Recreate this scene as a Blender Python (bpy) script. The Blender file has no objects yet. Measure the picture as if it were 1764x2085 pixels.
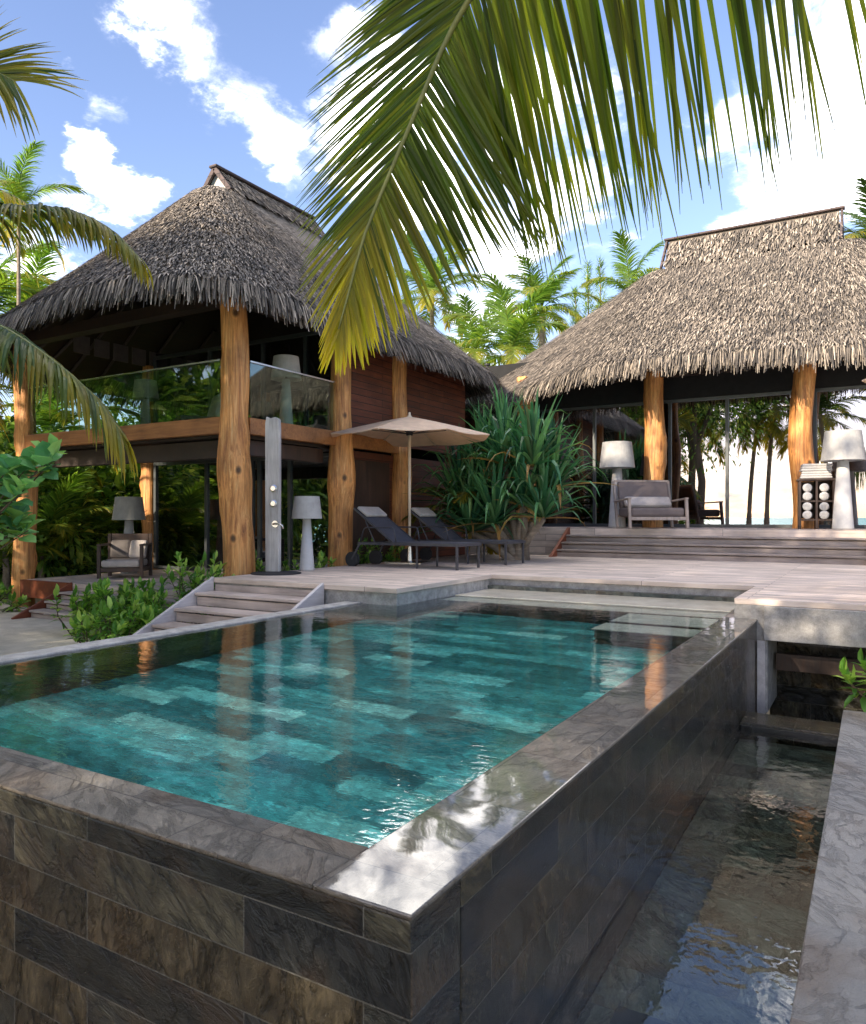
import bpy, math, random
import numpy as np
from mathutils import Vector, noise, Matrix
R = math.radians
rnd = random.Random(7)
scene = bpy.context.scene
col = scene.collection
# ------------------------------------------------------------------ camera
CAMZ = 1.64
YAW = 30.6
F, CX, HZ = 1527.0, 882.0, 1053.0
cy_, sy_ = math.cos(R(YAW)), math.sin(R(YAW))
def ray(px, py):
    a = (px - CX) / F; b = (HZ - py) / F
    return Vector((cy_*a - sy_, sy_*a + cy_, b))
def at(px, py, d):                       # a point seen at that place, d metres deep
    return ray(px, py)*d + Vector((0, 0, CAMZ))
cam_d = bpy.data.cameras.new('camera'); cam = bpy.data.objects.new('camera', cam_d); col.objects.link(cam)
cam.location = (0, 0, CAMZ); cam.rotation_euler = (R(90), 0, R(YAW))
cam_d.sensor_fit = 'HORIZONTAL'; cam_d.sensor_width = 36; cam_d.lens = 36*F/1764
cam_d.shift_y = (HZ - 1042.5)/1764
cam_d.clip_start = .05; cam_d.clip_end = 6000
scene.camera = cam

# ------------------------------------------------------------------ nodes
class NT:
    def __init__(s, name):
        s.m = bpy.data.materials.new(name); s.m.use_nodes = True
        s.t = s.m.node_tree; s.b = s.t.nodes['Principled BSDF']; s.out = s.t.nodes['Material Output']
    def n(s, typ, inputs=None, **props):
        nd = s.t.nodes.new(typ)
        for k, v in props.items(): setattr(nd, k, v)
        for k, v in (inputs or {}).items():
            if hasattr(v, 'is_output') or isinstance(v, bpy.types.NodeSocket): s.t.links.new(v, nd.inputs[k])
            else: nd.inputs[k].default_value = v
        return nd
    def link(s, a, b): s.t.links.new(a, b)
    def uv(s): return s.n('ShaderNodeTexCoord').outputs['UV']
    def ob(s): return s.n('ShaderNodeTexCoord').outputs['Object']
    def map(s, v, scale=(1,1,1), rot=(0,0,0), loc=(0,0,0)):
        return s.n('ShaderNodeMapping', {'Vector': v, 'Scale': scale, 'Rotation': rot, 'Location': loc}).outputs[0]
    def noise(s, v, scale, detail=6, rough=.6, dist=0, col=False):
        nd = s.n('ShaderNodeTexNoise', {'Vector': v, 'Scale': scale, 'Detail': detail, 'Roughness': rough, 'Distortion': dist})
        return nd.outputs['Color' if col else 'Fac']
    def ramp(s, f, stops, interp='LINEAR'):
        nd = s.n('ShaderNodeValToRGB', {'Fac': f}); cr = nd.color_ramp; cr.interpolation = interp
        while len(cr.elements) < len(stops): cr.elements.new(.5)
        for e, (p, c) in zip(cr.elements, stops):
            e.position = p; e.color = (c, c, c, 1) if isinstance(c, (int, float)) else (*c, 1)
        return nd.outputs[0]
    def mix(s, f, a, b, mode='MIX'):
        nd = s.n('ShaderNodeMix', data_type='RGBA', blend_type=mode)
        for k, v in ((0, f), (6, a), (7, b)):
            if isinstance(v, bpy.types.NodeSocket): s.t.links.new(v, nd.inputs[k])
            else: nd.inputs[k].default_value = v if k == 0 else ((*v, 1) if len(v) == 3 else v)
        return nd.outputs[2]
    def math(s, op, a, b=0.0, clamp=False):
        nd = s.n('ShaderNodeMath', {0: a, 1: b}, operation=op, use_clamp=clamp); return nd.outputs[0]
    def bump(s, h, strength=.3, dist=.01):
        return s.n('ShaderNodeBump', {'Height': h, 'Strength': strength, 'Distance': dist}).outputs[0]
    def fin(s, color=None, rough=None, normal=None, **kw):
        for k, v in (('Base Color', color), ('Roughness', rough), ('Normal', normal), *[(a.replace('_', ' '), b) for a, b in kw.items()]):
            if v is None: continue
            if isinstance(v, bpy.types.NodeSocket): s.link(v, s.b.inputs[k])
            else: s.b.inputs[k].default_value = (*v, 1) if isinstance(v, tuple) and len(v) == 3 else v
        return s.m

def slate(name, w, h, cols, rough, vein=1.0, mortar=(.12,.115,.10), seed=0.0, msize=.0025, con=1.0):
    s = NT(name); uv = s.map(s.uv(), loc=(seed, 0, 0))
    br = s.n('ShaderNodeTexBrick', {'Vector': uv, 'Color1': (0,0,0,1), 'Color2': (1,1,1,1), 'Mortar': (.5,.5,.5,1), 'Scale': 1.0,
             'Mortar Size': msize, 'Mortar Smooth': .3, 'Bias': 0.0, 'Brick Width': w, 'Row Height': h}, offset=.37, offset_frequency=2)
    base = s.ramp(br.outputs['Color'], [(i/(len(cols)-1), c) for i, c in enumerate(cols)])
    # each tile gets its own piece of stone
    off = s.n('ShaderNodeVectorMath', {0: uv, 1: s.n('ShaderNodeVectorMath', {0: br.outputs['Color'], 'Scale': 9.0}, operation='SCALE').outputs[0]}, operation='ADD').outputs[0]
    rot = s.n('ShaderNodeVectorRotate', {'Vector': off, 'Angle': s.math('MULTIPLY', br.outputs['Color'], 2.0)}, rotation_type='Z_AXIS').outputs[0]
    n1 = s.noise(s.map(rot, (2.2, 4.2, 1)), 1.8, 10, .68, .7)
    n2 = s.noise(s.map(rot, (9, 42, 1)), 1.5, 6, .7, .8)
    n3 = s.noise(off, 2.3, 4, .5)
    n4 = s.noise(s.map(rot, (3, 5, 1)), 3.2, 12, .76, .8)
    rdg = s.math('ABSOLUTE', s.math('SUBTRACT', s.noise(s.map(rot, (1.6, 3.4, 1)), 2.1, 7, .62, .5), .5))
    v = s.mix(con, base, s.ramp(n1, [(.28, .3), (.45, .85), (.55, 1.2), (.72, 1.9)]), 'MULTIPLY')
    v = s.mix(con*.8, v, s.ramp(rdg, [(0, .25), (.012, .8), (.03, 1.03)]), 'MULTIPLY')
    v = s.mix(.85*vein*con, v, s.ramp(n4, [(.36, .4), (.47, .92), (.53, 1.08), (.64, 2.0)]), 'MULTIPLY')
    v = s.mix(.8*vein*con, v, s.ramp(n2, [(.3, .45), (.5, 1.0), (.75, 1.5)]), 'MULTIPLY')
    v = s.mix(s.ramp(n3, [(.5, 0), (.75, .55)]), v, (.16, .095, .045))
    v = s.mix(br.outputs['Fac'], v, mortar)
    hgt = s.math('SUBTRACT', s.math('ADD', s.math('ADD', s.math('ADD', n1, s.ramp(rdg, [(0, 0), (.04, .6)])), n4), s.math('MULTIPLY', n2, .5)), s.math('MULTIPLY', br.outputs['Fac'], 1.2))
    rg = s.ramp(n1, [(.3, max(rough-.12, .05)), (.7, min(rough+.15, 1))])
    return s.fin(v, rg, s.bump(hgt, .9, .02))

def wood(name, c0, c1, c2, grain='X', rough=.6, plank=None, bumpk=.25, gap=(.03,.025,.02), sc=1.0):
    s = NT(name)
    if plank:
        uv = s.uv()
        br = s.n('ShaderNodeTexBrick', {'Vector': uv, 'Color1': (0,0,0,1), 'Color2': (1,1,1,1), 'Mortar': (.5,.5,.5,1), 'Scale': 1.0,
                 'Mortar Size': plank[2], 'Mortar Smooth': .1, 'Bias': 0.0, 'Brick Width': plank[0], 'Row Height': plank[1]}, offset=.43)
        v0 = s.n('ShaderNodeVectorMath', {0: uv, 1: s.n('ShaderNodeVectorMath', {0: br.outputs['Color'], 'Scale': 5.0}, operation='SCALE').outputs[0]}, operation='ADD').outputs[0]
        mp = s.map(v0, (1.2*sc, 16*sc, 1))
    else:
        v0 = s.ob()
        mp = s.map(v0, {'X': (1.2*sc,16*sc,16*sc), 'Y': (16*sc,1.2*sc,16*sc), 'Z': (16*sc,16*sc,1.2*sc)}[grain])
    n1 = s.noise(mp, 1.0, 8, .65, .9); n2 = s.noise(v0, 1.7*sc, 4, .5)
    c = s.ramp(n1, [(.3, c0), (.5, c1), (.72, c2)])
    c = s.mix(.7, c, s.ramp(n2, [(.3, .6), (.65, 1.25)]), 'MULTIPLY')
    h = n1
    if plank:
        c = s.mix(.55, c, s.ramp(br.outputs['Color'], [(0, .72), (1, 1.2)]), 'MULTIPLY')
        c = s.mix(br.outputs['Fac'], c, gap)
        h = s.math('SUBTRACT', n1, s.math('MULTIPLY', br.outputs['Fac'], 2.5))
    return s.fin(c, s.ramp(n1, [(.3, rough-.1), (.7, min(rough+.12, 1))]), s.bump(h, bumpk, .01))

def plain(name, c, rough=.6, var=.25, scale=6, metal=0.0, bumpk=.1, **kw):
    s = NT(name); o = s.ob()
    n1 = s.noise(o, scale, 7, .65); n2 = s.noise(o, scale*9, 3, .6)
    f = s.ramp(n1, [(.3, 1-var), (.7, 1+var)])
    cc = s.mix(1.0, c, f, 'MULTIPLY'); cc = s.mix(min(1, var*2), cc, s.ramp(n2, [(.3, .8), (.7, 1.2)]), 'MULTIPLY')
    return s.fin(cc, rough, s.bump(n2, bumpk, .004), Metallic=metal, **kw)

def weave(name, c, rough=.8, sc=90, k=.35):
    s = NT(name); uv = s.uv()
    a = s.n('ShaderNodeTexWave', {'Vector': uv, 'Scale': sc, 'Distortion': 1.5, 'Detail': 2}, bands_direction='X').outputs['Fac']
    b = s.n('ShaderNodeTexWave', {'Vector': uv, 'Scale': sc, 'Distortion': 1.5, 'Detail': 2}, bands_direction='Y').outputs['Fac']
    w = s.math('MULTIPLY', s.math('ADD', a, b), .5)
    nz = s.noise(s.ob(), 7, 4)
    cc = s.mix(1.0, c, s.ramp(w, [(.2, 1-k), (.8, 1+k*.5)]), 'MULTIPLY')
    cc = s.mix(1.0, cc, s.ramp(nz, [(.3, .85), (.7, 1.12)]), 'MULTIPLY')
    return s.fin(cc, rough, s.bump(w, .3, .003))

def leaf(name, stops, tint=(.55,.38,.02), trans=.35, rough=.42, tr_col=1.6):
    s = NT(name)
    g = s.n('ShaderNodeNewGeometry').outputs['Random Per Island']
    at_ = s.n('ShaderNodeAttribute', attribute_name='tint').outputs['Fac']
    c = s.ramp(g, stops)
    nz = s.noise(s.ob(), 3.0, 3)
    c = s.mix(.6, c, s.ramp(nz, [(.3, .65), (.7, 1.3)]), 'MULTIPLY')
    c = s.mix(at_, c, tint)
    s.fin(c, rough)
    s.b.inputs['Specular IOR Level'].default_value = .35
    tc = s.mix(1.0, c, (tr_col, tr_col*1.05, tr_col*.55), 'MULTIPLY')
    t = s.n('ShaderNodeBsdfTranslucent', {'Color': tc})
    mx = s.n('ShaderNodeMixShader', {0: trans, 1: s.b.outputs[0], 2: t.outputs[0]})
    s.link(mx.outputs[0], s.out.inputs[0])
    return s.m

M = {}
M['slate'] = slate('slate_tile', 1.18, .172, [(.008,.009,.008), (.042,.040,.028), (.072,.062,.036), (.018,.019,.017), (.052,.05,.036), (.090,.070,.038), (.012,.013,.012)], .30, msize=.0026, mortar=(.17,.162,.135))
M['slate_wet'] = slate('wet_slate_tile', .9, .172, [(.008,.008,.006), (.034,.030,.017), (.066,.049,.021), (.014,.015,.011), (.045,.038,.019), (.010,.011,.008)], .16, seed=3.3, mortar=(.12,.112,.085), msize=.0024)
_b = M['slate_wet'].node_tree.nodes['Principled BSDF']; _b.inputs['Coat Weight'].default_value = .4; _b.inputs['Coat Roughness'].default_value = .1
_b = M['slate'].node_tree.nodes['Principled BSDF']; _b.inputs['Coat Weight'].default_value = .35; _b.inputs['Coat Roughness'].default_value = .2
M['coping'] = slate('coping_slate', .62, .6, [(.11,.10,.085), (.19,.165,.13), (.14,.122,.10), (.23,.19,.14)], .5, mortar=(.06,.055,.05), seed=1.1, con=.42)
_m = slate('wet_coping_slate', .62, .6, [(.12,.108,.09), (.20,.172,.135), (.15,.13,.105), (.24,.20,.15)], .5, mortar=(.06,.055,.05), seed=1.1, con=.42)
_b = _m.node_tree.nodes['Principled BSDF']; _b.inputs['Coat Weight'].default_value = 1.0; _b.inputs['Coat Roughness'].default_value = .03; _b.inputs['Coat IOR'].default_value = 1.42
_t = _m.node_tree; _n = _t.nodes.new('ShaderNodeTexNoise'); _n.inputs['Scale'].default_value = 3.5; _n.inputs['Detail'].default_value = 2
_t.links.new(_t.nodes.new('ShaderNodeTexCoord').outputs['Object'], _n.inputs['Vector']); _u = _t.nodes.new('ShaderNodeBump'); _u.inputs['Strength'].default_value = .08; _u.inputs['Distance'].default_value = .02
_t.links.new(_n.outputs['Fac'], _u.inputs['Height']); _t.links.new(_u.outputs[0], _b.inputs['Coat Normal'])
M['coping_wet'] = _m
M['paving'] = slate('paving_slate', .9, .7, [(.20,.19,.178), (.27,.255,.235), (.36,.335,.30), (.23,.22,.205)], .55, mortar=(.3,.28,.25), seed=.4, con=.13)
M['floor_slate'] = slate('channel_floor_tile', .5, .3, [(.04,.052,.047), (.13,.145,.12), (.085,.095,.08), (.21,.21,.17), (.025,.026,.026)], .5, con=.6)
def teal():
    s = NT('teal_stone_tile'); uv = s.uv()
    br = s.n('ShaderNodeTexBrick', {'Vector': uv, 'Color1': (0,0,0,1), 'Color2': (1,1,1,1), 'Mortar': (.5,.5,.5,1), 'Scale': 1.0, 'Mortar Size': .004, 'Bias': 0.0, 'Brick Width': .62, 'Row Height': .21}, offset=.4)
    base = s.ramp(br.outputs['Color'], [(0, (.016,.145,.155)), (.3, (.03,.225,.235)), (.6, (.06,.36,.36)), (.85, (.14,.54,.51)), (1, (.31,.71,.64))])
    n1 = s.noise(s.map(uv, (1.2, 5, 1)), 2, 8, .7, 1.6); n2 = s.noise(uv, 14, 5, .7, .5)
    c = s.mix(1.0, base, s.ramp(n1, [(.3, .35), (.5, 1.1), (.66, 2.2)]), 'MULTIPLY')  # stretched bright streaks imitate rippling light, painted into the tile colour
    c = s.mix(.7, c, s.ramp(n2, [(.35, .6), (.65, 1.35)]), 'MULTIPLY')
    return s.fin(c, .5)
M['teal'] = teal()
M['pale_step'] = plain('pale_step_stone', (.74,.72,.60), .6, .2, 5)
M['deck'] = wood('deck_boards', (.49,.385,.315), (.62,.505,.42), (.72,.60,.51), rough=.65, plank=(2.6, .14, .004), gap=(.17,.14,.125), bumpk=.15)
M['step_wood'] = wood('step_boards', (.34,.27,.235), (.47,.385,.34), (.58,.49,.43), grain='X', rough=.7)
M['shaded_step'] = wood('shaded_taupe_boards', (.22,.175,.15), (.33,.27,.235), (.43,.36,.32), grain='X', rough=.7)  # darker copy of the step boards, shade put into the colour
M['pale_stringer'] = wood('pale_stringer_wood', (.40,.37,.36), (.50,.46,.45), (.6,.56,.54), grain='Y', rough=.7)
M['concrete'] = plain('rough_concrete', (.33,.315,.295), .85, .35, 9, bumpk=.5)
def timberm():
    s = NT('honey_timber'); o = s.ob()
    n1 = s.noise(s.map(o, (9,9,.55)), 1.6, 10, .72, 1.1); n2 = s.noise(s.map(o, (1,1,.5)), 2.2, 5, .6, .6); n3 = s.noise(s.map(o, (30,30,1.2)), 1.0, 6, .7, .5)
    c = s.ramp(n1, [(.28, (.07,.024,.007)), (.39, (.36,.135,.036)), (.51, (.60,.265,.075)), (.62, (.73,.385,.135)), (.78, (.88,.63,.34))])
    c = s.mix(.85, c, s.ramp(n2, [(.32, .55), (.5, 1.0), (.68, 1.3)]), 'MULTIPLY')
    c = s.mix(.8, c, s.ramp(n3, [(.32, .45), (.45, 1.0), (.7, 1.2)]), 'MULTIPLY')
    vo = s.n('ShaderNodeTexVoronoi', {'Vector': s.map(o, (1.0,1.0,.75)), 'Scale': 2.3, 'Randomness': 1.0}).outputs['Distance']
    c = s.mix(1.0, c, s.ramp(vo, [(.05, .16), (.085, .5), (.13, 1.12), (.2, 1.0)]), 'MULTIPLY')
    return s.fin(c, .5, s.bump(s.math('ADD', n1, s.math('MULTIPLY', n3, .6)), .9, .02))
M['timber'] = timberm()
M['beam'] = wood('brown_beam_wood', (.20,.075,.022), (.33,.135,.04), (.42,.19,.065), grain='X', rough=.5)
M['redwood'] = wood('red_cladding', (.07,.018,.009), (.125,.034,.015), (.18,.055,.025), rough=.5, plank=(2.4, .13, .006), gap=(.008,.004,.003))
M['redboard'] = wood('red_stringer', (.12,.03,.014), (.2,.05,.02), (.27,.08,.03), grain='Y', rough=.5)
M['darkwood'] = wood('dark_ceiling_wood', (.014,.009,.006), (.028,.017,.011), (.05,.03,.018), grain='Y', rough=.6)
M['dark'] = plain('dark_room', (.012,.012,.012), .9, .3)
M['frame'] = plain('dark_frame_metal', (.08,.088,.09), .4, .15, metal=.3)
M['greywood'] = wood('weathered_post_wood', (.30,.27,.25), (.45,.42,.395), (.58,.55,.52), grain='Z', rough=.8, bumpk=.5)
M['steel'] = plain('brushed_steel', (.6,.58,.55), .25, .1, metal=1.0)
M['shade'] = weave('woven_lamp_shade', (.42,.41,.39), sc=60)
M['lampbase'] = plain('white_lamp_base', (.50,.485,.465), .6, .08)
M['mesh_fabric'] = weave('charcoal_sling', (.065,.066,.082), sc=120, k=.25)
M['frame_grey'] = plain('charcoal_lounger_frame', (.06,.06,.07), .4, .1, metal=.2)
M['rubber'] = plain('black_rubber', (.022,.022,.025), .7, .2)
M['pillow'] = weave('pale_headrest', (.46,.43,.385), sc=100, k=.15)
M['canopy'] = weave('beige_canvas', (.84,.66,.49), sc=140, k=.06)
_m = M['canopy']; _t = _m.node_tree; _b = _t.nodes['Principled BSDF']; _x = _t.nodes.new('ShaderNodeMixShader'); _y = _t.nodes.new('ShaderNodeBsdfTranslucent')
_y.inputs['Color'].default_value = (.85,.62,.40,1); _x.inputs[0].default_value = .35; _t.links.new(_b.outputs[0], _x.inputs[1]); _t.links.new(_y.outputs[0], _x.inputs[2]); _t.links.new(_x.outputs[0], _t.nodes['Material Output'].inputs[0])
M['taupe'] = weave('taupe_cushion', (.17,.135,.125), sc=90, k=.2)
M['palecloth'] = weave('pale_cushion', (.52,.46,.42), sc=90, k=.15)
M['greycloth'] = weave('grey_brown_cushion', (.14,.12,.11), sc=90, k=.2)
M['pole'] = wood('umbrella_pole_wood', (.55,.43,.30), (.66,.54,.39), (.74,.62,.47), grain='Z', rough=.5)
M['chairwood'] = wood('bleached_chair_wood', (.26,.205,.17), (.36,.29,.245), (.46,.38,.32), grain='Z', rough=.7)
M['espresso'] = wood('espresso_wood', (.025,.014,.010), (.05,.027,.018), (.085,.045,.03), grain='Z', rough=.5)
M['towel'] = plain('white_towel', (.56,.545,.525), .95, .12, 30, bumpk=.7)
M['gable'] = plain('pale_gable_board', (.42,.40,.38), .8, .2)
M['curtain'] = plain('grey_curtain', (.40,.48,.50), .8, .2)
M['bark'] = wood('palm_bark', (.13,.10,.075), (.23,.185,.14), (.33,.27,.21), grain='X', rough=.9, bumpk=.8)
M['treebark'] = wood('tree_bark', (.07,.05,.035), (.13,.095,.065), (.19,.145,.10), grain='Z', rough=.9, bumpk=.8)
def thatch(name, stops):
    s = NT(name)
    g = s.n('ShaderNodeNewGeometry').outputs['Random Per Island']
    c = s.ramp(g, stops)
    nz = s.noise(s.ob(), .8, 5, .6); n2 = s.noise(s.map(s.ob(), (14,14,5)), 2.0, 4, .6)
    c = s.mix(.8, c, s.ramp(nz, [(.3, .62), (.68, 1.3)]), 'MULTIPLY')
    c = s.mix(.7, c, s.ramp(n2, [(.3, .55), (.7, 1.35)]), 'MULTIPLY')
    return s.fin(c, .85)
M['thatch'] = thatch('pandanus_thatch', [(0, (.016,.014,.0125)), (.22, (.074,.063,.053)), (.5, (.16,.133,.105)), (.8, (.275,.228,.178)), (1, (.49,.41,.32))])
M['shingle'] = wood('brown_shingle', (.05,.035,.032), (.085,.06,.055), (.12,.088,.08), rough=.8, plank=(.3,.16,.008), gap=(.015,.01,.01))
M['palm'] = leaf('palm_leaf', [(0, (.018,.045,.010)), (.5, (.04,.085,.016)), (1, (.075,.12,.022))], trans=.4)
M['frond_front'] = leaf('olive_palm_leaf', [(0, (.016,.042,.005)), (.4, (.05,.093,.008)), (.8, (.10,.145,.012)), (1, (.21,.235,.016))], tint=(.55,.42,.012), trans=.52, rough=.35)
M['palm_light'] = leaf('bright_palm_leaf', [(0, (.05,.11,.018)), (.5, (.10,.19,.028)), (1, (.18,.27,.04))], trans=.5)
M['rachis'] = plain('palm_rachis', (.16,.17,.045), .5, .2)
M['bushleaf'] = leaf('glossy_bush_leaf', [(0, (.05,.15,.025)), (.5, (.16,.34,.05)), (1, (.42,.58,.12))], trans=.3, rough=.35)
M['broad'] = leaf('broad_round_leaf', [(0, (.08,.25,.12)), (.5, (.17,.40,.16)), (1, (.36,.58,.18))], tint=(.4,.5,.08), trans=.3, rough=.3)
M['jungle'] = leaf('jungle_leaf', [(0, (.03,.075,.016)), (.4, (.11,.21,.04)), (.8, (.25,.38,.07)), (1, (.55,.56,.12))], trans=.4)
M['pandanus'] = leaf('pandanus_leaf', [(0, (.02,.08,.04)), (.5, (.05,.17,.075)), (1, (.14,.30,.11))], tint=(.36,.17,.045), trans=.25, rough=.3)
def sandm():
    s = NT('sand'); o = s.ob()
    n1 = s.noise(o, .6, 6); n2 = s.noise(o, 35, 4); n3 = s.noise(o, 4, 5)
    c = s.ramp(n1, [(.3, (.46,.41,.33)), (.7, (.64,.58,.49))])
    c = s.mix(.7, c, s.ramp(n3, [(.3, .75), (.65, 1.15)]), 'MULTIPLY')
    return s.fin(c, .95, s.bump(s.math('ADD', n2, s.math('MULTIPLY', n3, 3)), .5, .02))
M['sand'] = sandm()
def sea():
    s = NT('sea_water'); o = s.ob()
    n1 = s.noise(s.map(o, (1, 3, 1)), .5, 6)
    c = s.ramp(s.noise(o, .02, 3), [(.4, (.10,.42,.44)), (.6, (.18,.55,.55))])
    return s.fin(c, .5, s.bump(n1, .4, .1), Specular_IOR_Level=.1)
M['sea'] = sea()
def water(name, sc, strength, stretch=(1,1,1), tint=(.90,.98,.955), fine=.4, ior=1.5):
    s = NT(name); o = s.ob()
    n1 = s.noise(s.map(o, stretch), sc, 3, .5, .5); n2 = s.noise(s.map(o, stretch), sc*3.7, 2, .5, .3)
    b = s.bump(s.math('ADD', n1, s.math('MULTIPLY', n2, fine)), strength, .02)
    fr = s.n('ShaderNodeFresnel', {'IOR': ior, 'Normal': b}).outputs[0]
    rf = s.n('ShaderNodeBsdfRefraction', {'Color': (*tint, 1), 'Roughness': 0.0, 'IOR': 1.33, 'Normal': b})
    gl = s.n('ShaderNodeBsdfGlossy', {'Color': (1,1,1,1), 'Roughness': 0.0, 'Normal': b})
    mx = s.n('ShaderNodeMixShader', {0: fr, 1: rf.outputs[0], 2: gl.outputs[0]})
    s.link(mx.outputs[0], s.out.inputs[0]); s.t.nodes.remove(s.b)
    return s.m
M['water'] = water('pool_water', 4.6, .12, (1.0, 1.7, 1))
M['channel_water'] = water('channel_water', 3.6, .20, (1.0, .8, 1), fine=.5, ior=1.7)
def glass(name, refl, tint, rcol=(.9,.92,.9)):
    s = NT(name)
    fr = s.n('ShaderNodeLayerWeight', {'Blend': .3}).outputs['Fresnel']
    f = s.math('ADD', s.math('MULTIPLY', fr, .5 if refl > .1 else .14), refl, True)
    tr = s.n('ShaderNodeBsdfTransparent', {'Color': (*tint, 1)})
    gl = s.n('ShaderNodeBsdfGlossy', {'Color': (*rcol, 1), 'Roughness': .004})
    mx = s.n('ShaderNodeMixShader', {0: f, 1: tr.outputs[0], 2: gl.outputs[0]})
    s.link(mx.outputs[0], s.out.inputs[0]); s.t.nodes.remove(s.b)
    return s.m
M['window'] = glass('window_glass', .34, (.5,.53,.52), (.86,.85,.92))
M['railglass'] = glass('railing_glass', .05, (.78,.86,.82))

# ------------------------------------------------------------------ mesh builder
class MB:
    def __init__(s): s.v = []; s.f = []; s.t = []; s.tint = 0.0
    def add(s, vs, fs):
        b = len(s.v); s.v += [tuple(p) for p in vs]; s.t += [s.tint]*len(vs)
        s.f += [tuple(i+b for i in f) for f in fs]
        return s
    def box(s, x0, x1, y0, y1, z0, z1):
        return s.add([(x0,y0,z0),(x1,y0,z0),(x1,y1,z0),(x0,y1,z0),(x0,y0,z1),(x1,y0,z1),(x1,y1,z1),(x0,y1,z1)],
              [(0,3,2,1),(4,5,6,7),(0,1,5,4),(1,2,6,5),(2,3,7,6),(3,0,4,7)])
    def bar(s, a, b, w, h, up=(0,0,1)):                     # a square bar from a to b
        a, b = Vector(a), Vector(b); d = (b-a).normalized(); up = Vector(up)
        if abs(d.dot(up)) > .95: up = Vector((0,1,0))
        sd = d.cross(up).normalized()*(w/2); u = sd.cross(d).normalized()*(h/2)
        vs = [a-sd-u, a+sd-u, a+sd+u, a-sd+u, b-sd-u, b+sd-u, b+sd+u, b-sd+u]
        return s.add(vs, [(0,1,2,3),(7,6,5,4),(0,4,5,1),(1,5,6,2),(2,6,7,3),(3,7,4,0)])
    def prism(s, poly, z0, z1):
        n = len(poly)
        return s.add([(x,y,z0) for x,y in poly]+[(x,y,z1) for x,y in poly],
              [tuple(range(n-1,-1,-1)), tuple(range(n,2*n))]+[(i,(i+1)%n,(i+1)%n+n,i+n) for i in range(n)])
    def extrude(s, poly3, off):
        n = len(poly3); off = Vector(off)
        return s.add([Vector(p) for p in poly3]+[Vector(p)+off for p in poly3],
              [tuple(range(n-1,-1,-1)), tuple(range(n,2*n))]+[(i,(i+1)%n,(i+1)%n+n,i+n) for i in range(n)])
    def lathe(s, prof, n=24, c=(0,0,0)):
        vs = []; fs = []
        for r, z in prof:
            for k in range(n):
                a = 2*math.pi*k/n; vs.append((c[0]+r*math.cos(a), c[1]+r*math.sin(a), c[2]+z))
        for j in range(len(prof)-1):
            for k in range(n):
                k2 = (k+1) % n; fs.append((j*n+k, j*n+k2, (j+1)*n+k2, (j+1)*n+k))
        fs.append(tuple(range(n-1,-1,-1))); m = (len(prof)-1)*n; fs.append(tuple(range(m, m+n)))
        return s.add(vs, fs)
    def tube(s, pts, rad, n=8):
        pts = [Vector(p) for p in pts]
        if isinstance(rad, (int, float)): rad = [rad]*len(pts)
        vs = []; fs = []; ref = None
        for i, p in enumerate(pts):
            d = (pts[min(i+1, len(pts)-1)] - pts[max(i-1, 0)]).normalized()
            if ref is None: ref = Vector((0,0,1)) if abs(d.z) < .9 else Vector((1,0,0))
            a = d.cross(ref).normalized(); b = d.cross(a).normalized(); ref = -b if b.dot(ref) < 0 else b
            a = d.cross(ref).normalized(); b = a.cross(d)
            for k in range(n):
                an = 2*math.pi*k/n; vs.append(p + a*math.cos(an)*rad[i] + b*math.sin(an)*rad[i])
        for j in range(len(pts)-1):
            for k in range(n):
                k2 = (k+1) % n; fs.append((j*n+k, j*n+k2, (j+1)*n+k2, (j+1)*n+k))
        fs.append(tuple(range(n-1,-1,-1))); m = (len(pts)-1)*n; fs.append(tuple(range(m, m+n)))
        return s.add(vs, fs)
    def mesh(s, name, m, smooth=False):
        me = bpy.data.meshes.new(name); me.from_pydata(s.v, [], s.f)
        if m: me.materials.append(M[m] if isinstance(m, str) else m)
        nl = len(me.loops); npoly = len(me.polygons)
        nor = np.empty(npoly*3); me.polygons.foreach_get('normal', nor); nor = np.abs(nor.reshape(-1,3))
        lt = np.empty(npoly, dtype=np.int32); me.polygons.foreach_get('loop_total', lt)
        vi = np.empty(nl, dtype=np.int32); me.loops.foreach_get('vertex_index', vi)
        co = np.array(s.v)[vi]; ax = np.repeat(np.argmax(nor, 1), lt)
        u = np.where(ax == 0, co[:,1], co[:,0]); w = np.where(ax == 2, co[:,1], co[:,2])
        uvl = me.uv_layers.new(name='UVMap'); uvl.data.foreach_set('uv', np.stack([u, w], 1).astype(np.float32).ravel())
        at_ = me.attributes.new('tint', 'FLOAT', 'POINT'); at_.data.foreach_set('value', np.array(s.t, dtype=np.float32))
        if smooth: me.polygons.foreach_set('use_smooth', np.ones(npoly, dtype=bool))
        me.update()
        return me
    def build(s, name, m, parent=None, smooth=False, bevel=0, loc=None):
        o = bpy.data.objects.new(name, s.mesh(name, m, smooth)); col.objects.link(o)
        if parent: o.parent = parent
        if loc is not None: o.location = loc
        if bevel:
            b = o.modifiers.new('bevel', 'BEVEL'); b.width = bevel; b.segments = 2; b.limit_method = 'ANGLE'; b.angle_limit = R(40)
        return o

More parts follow.
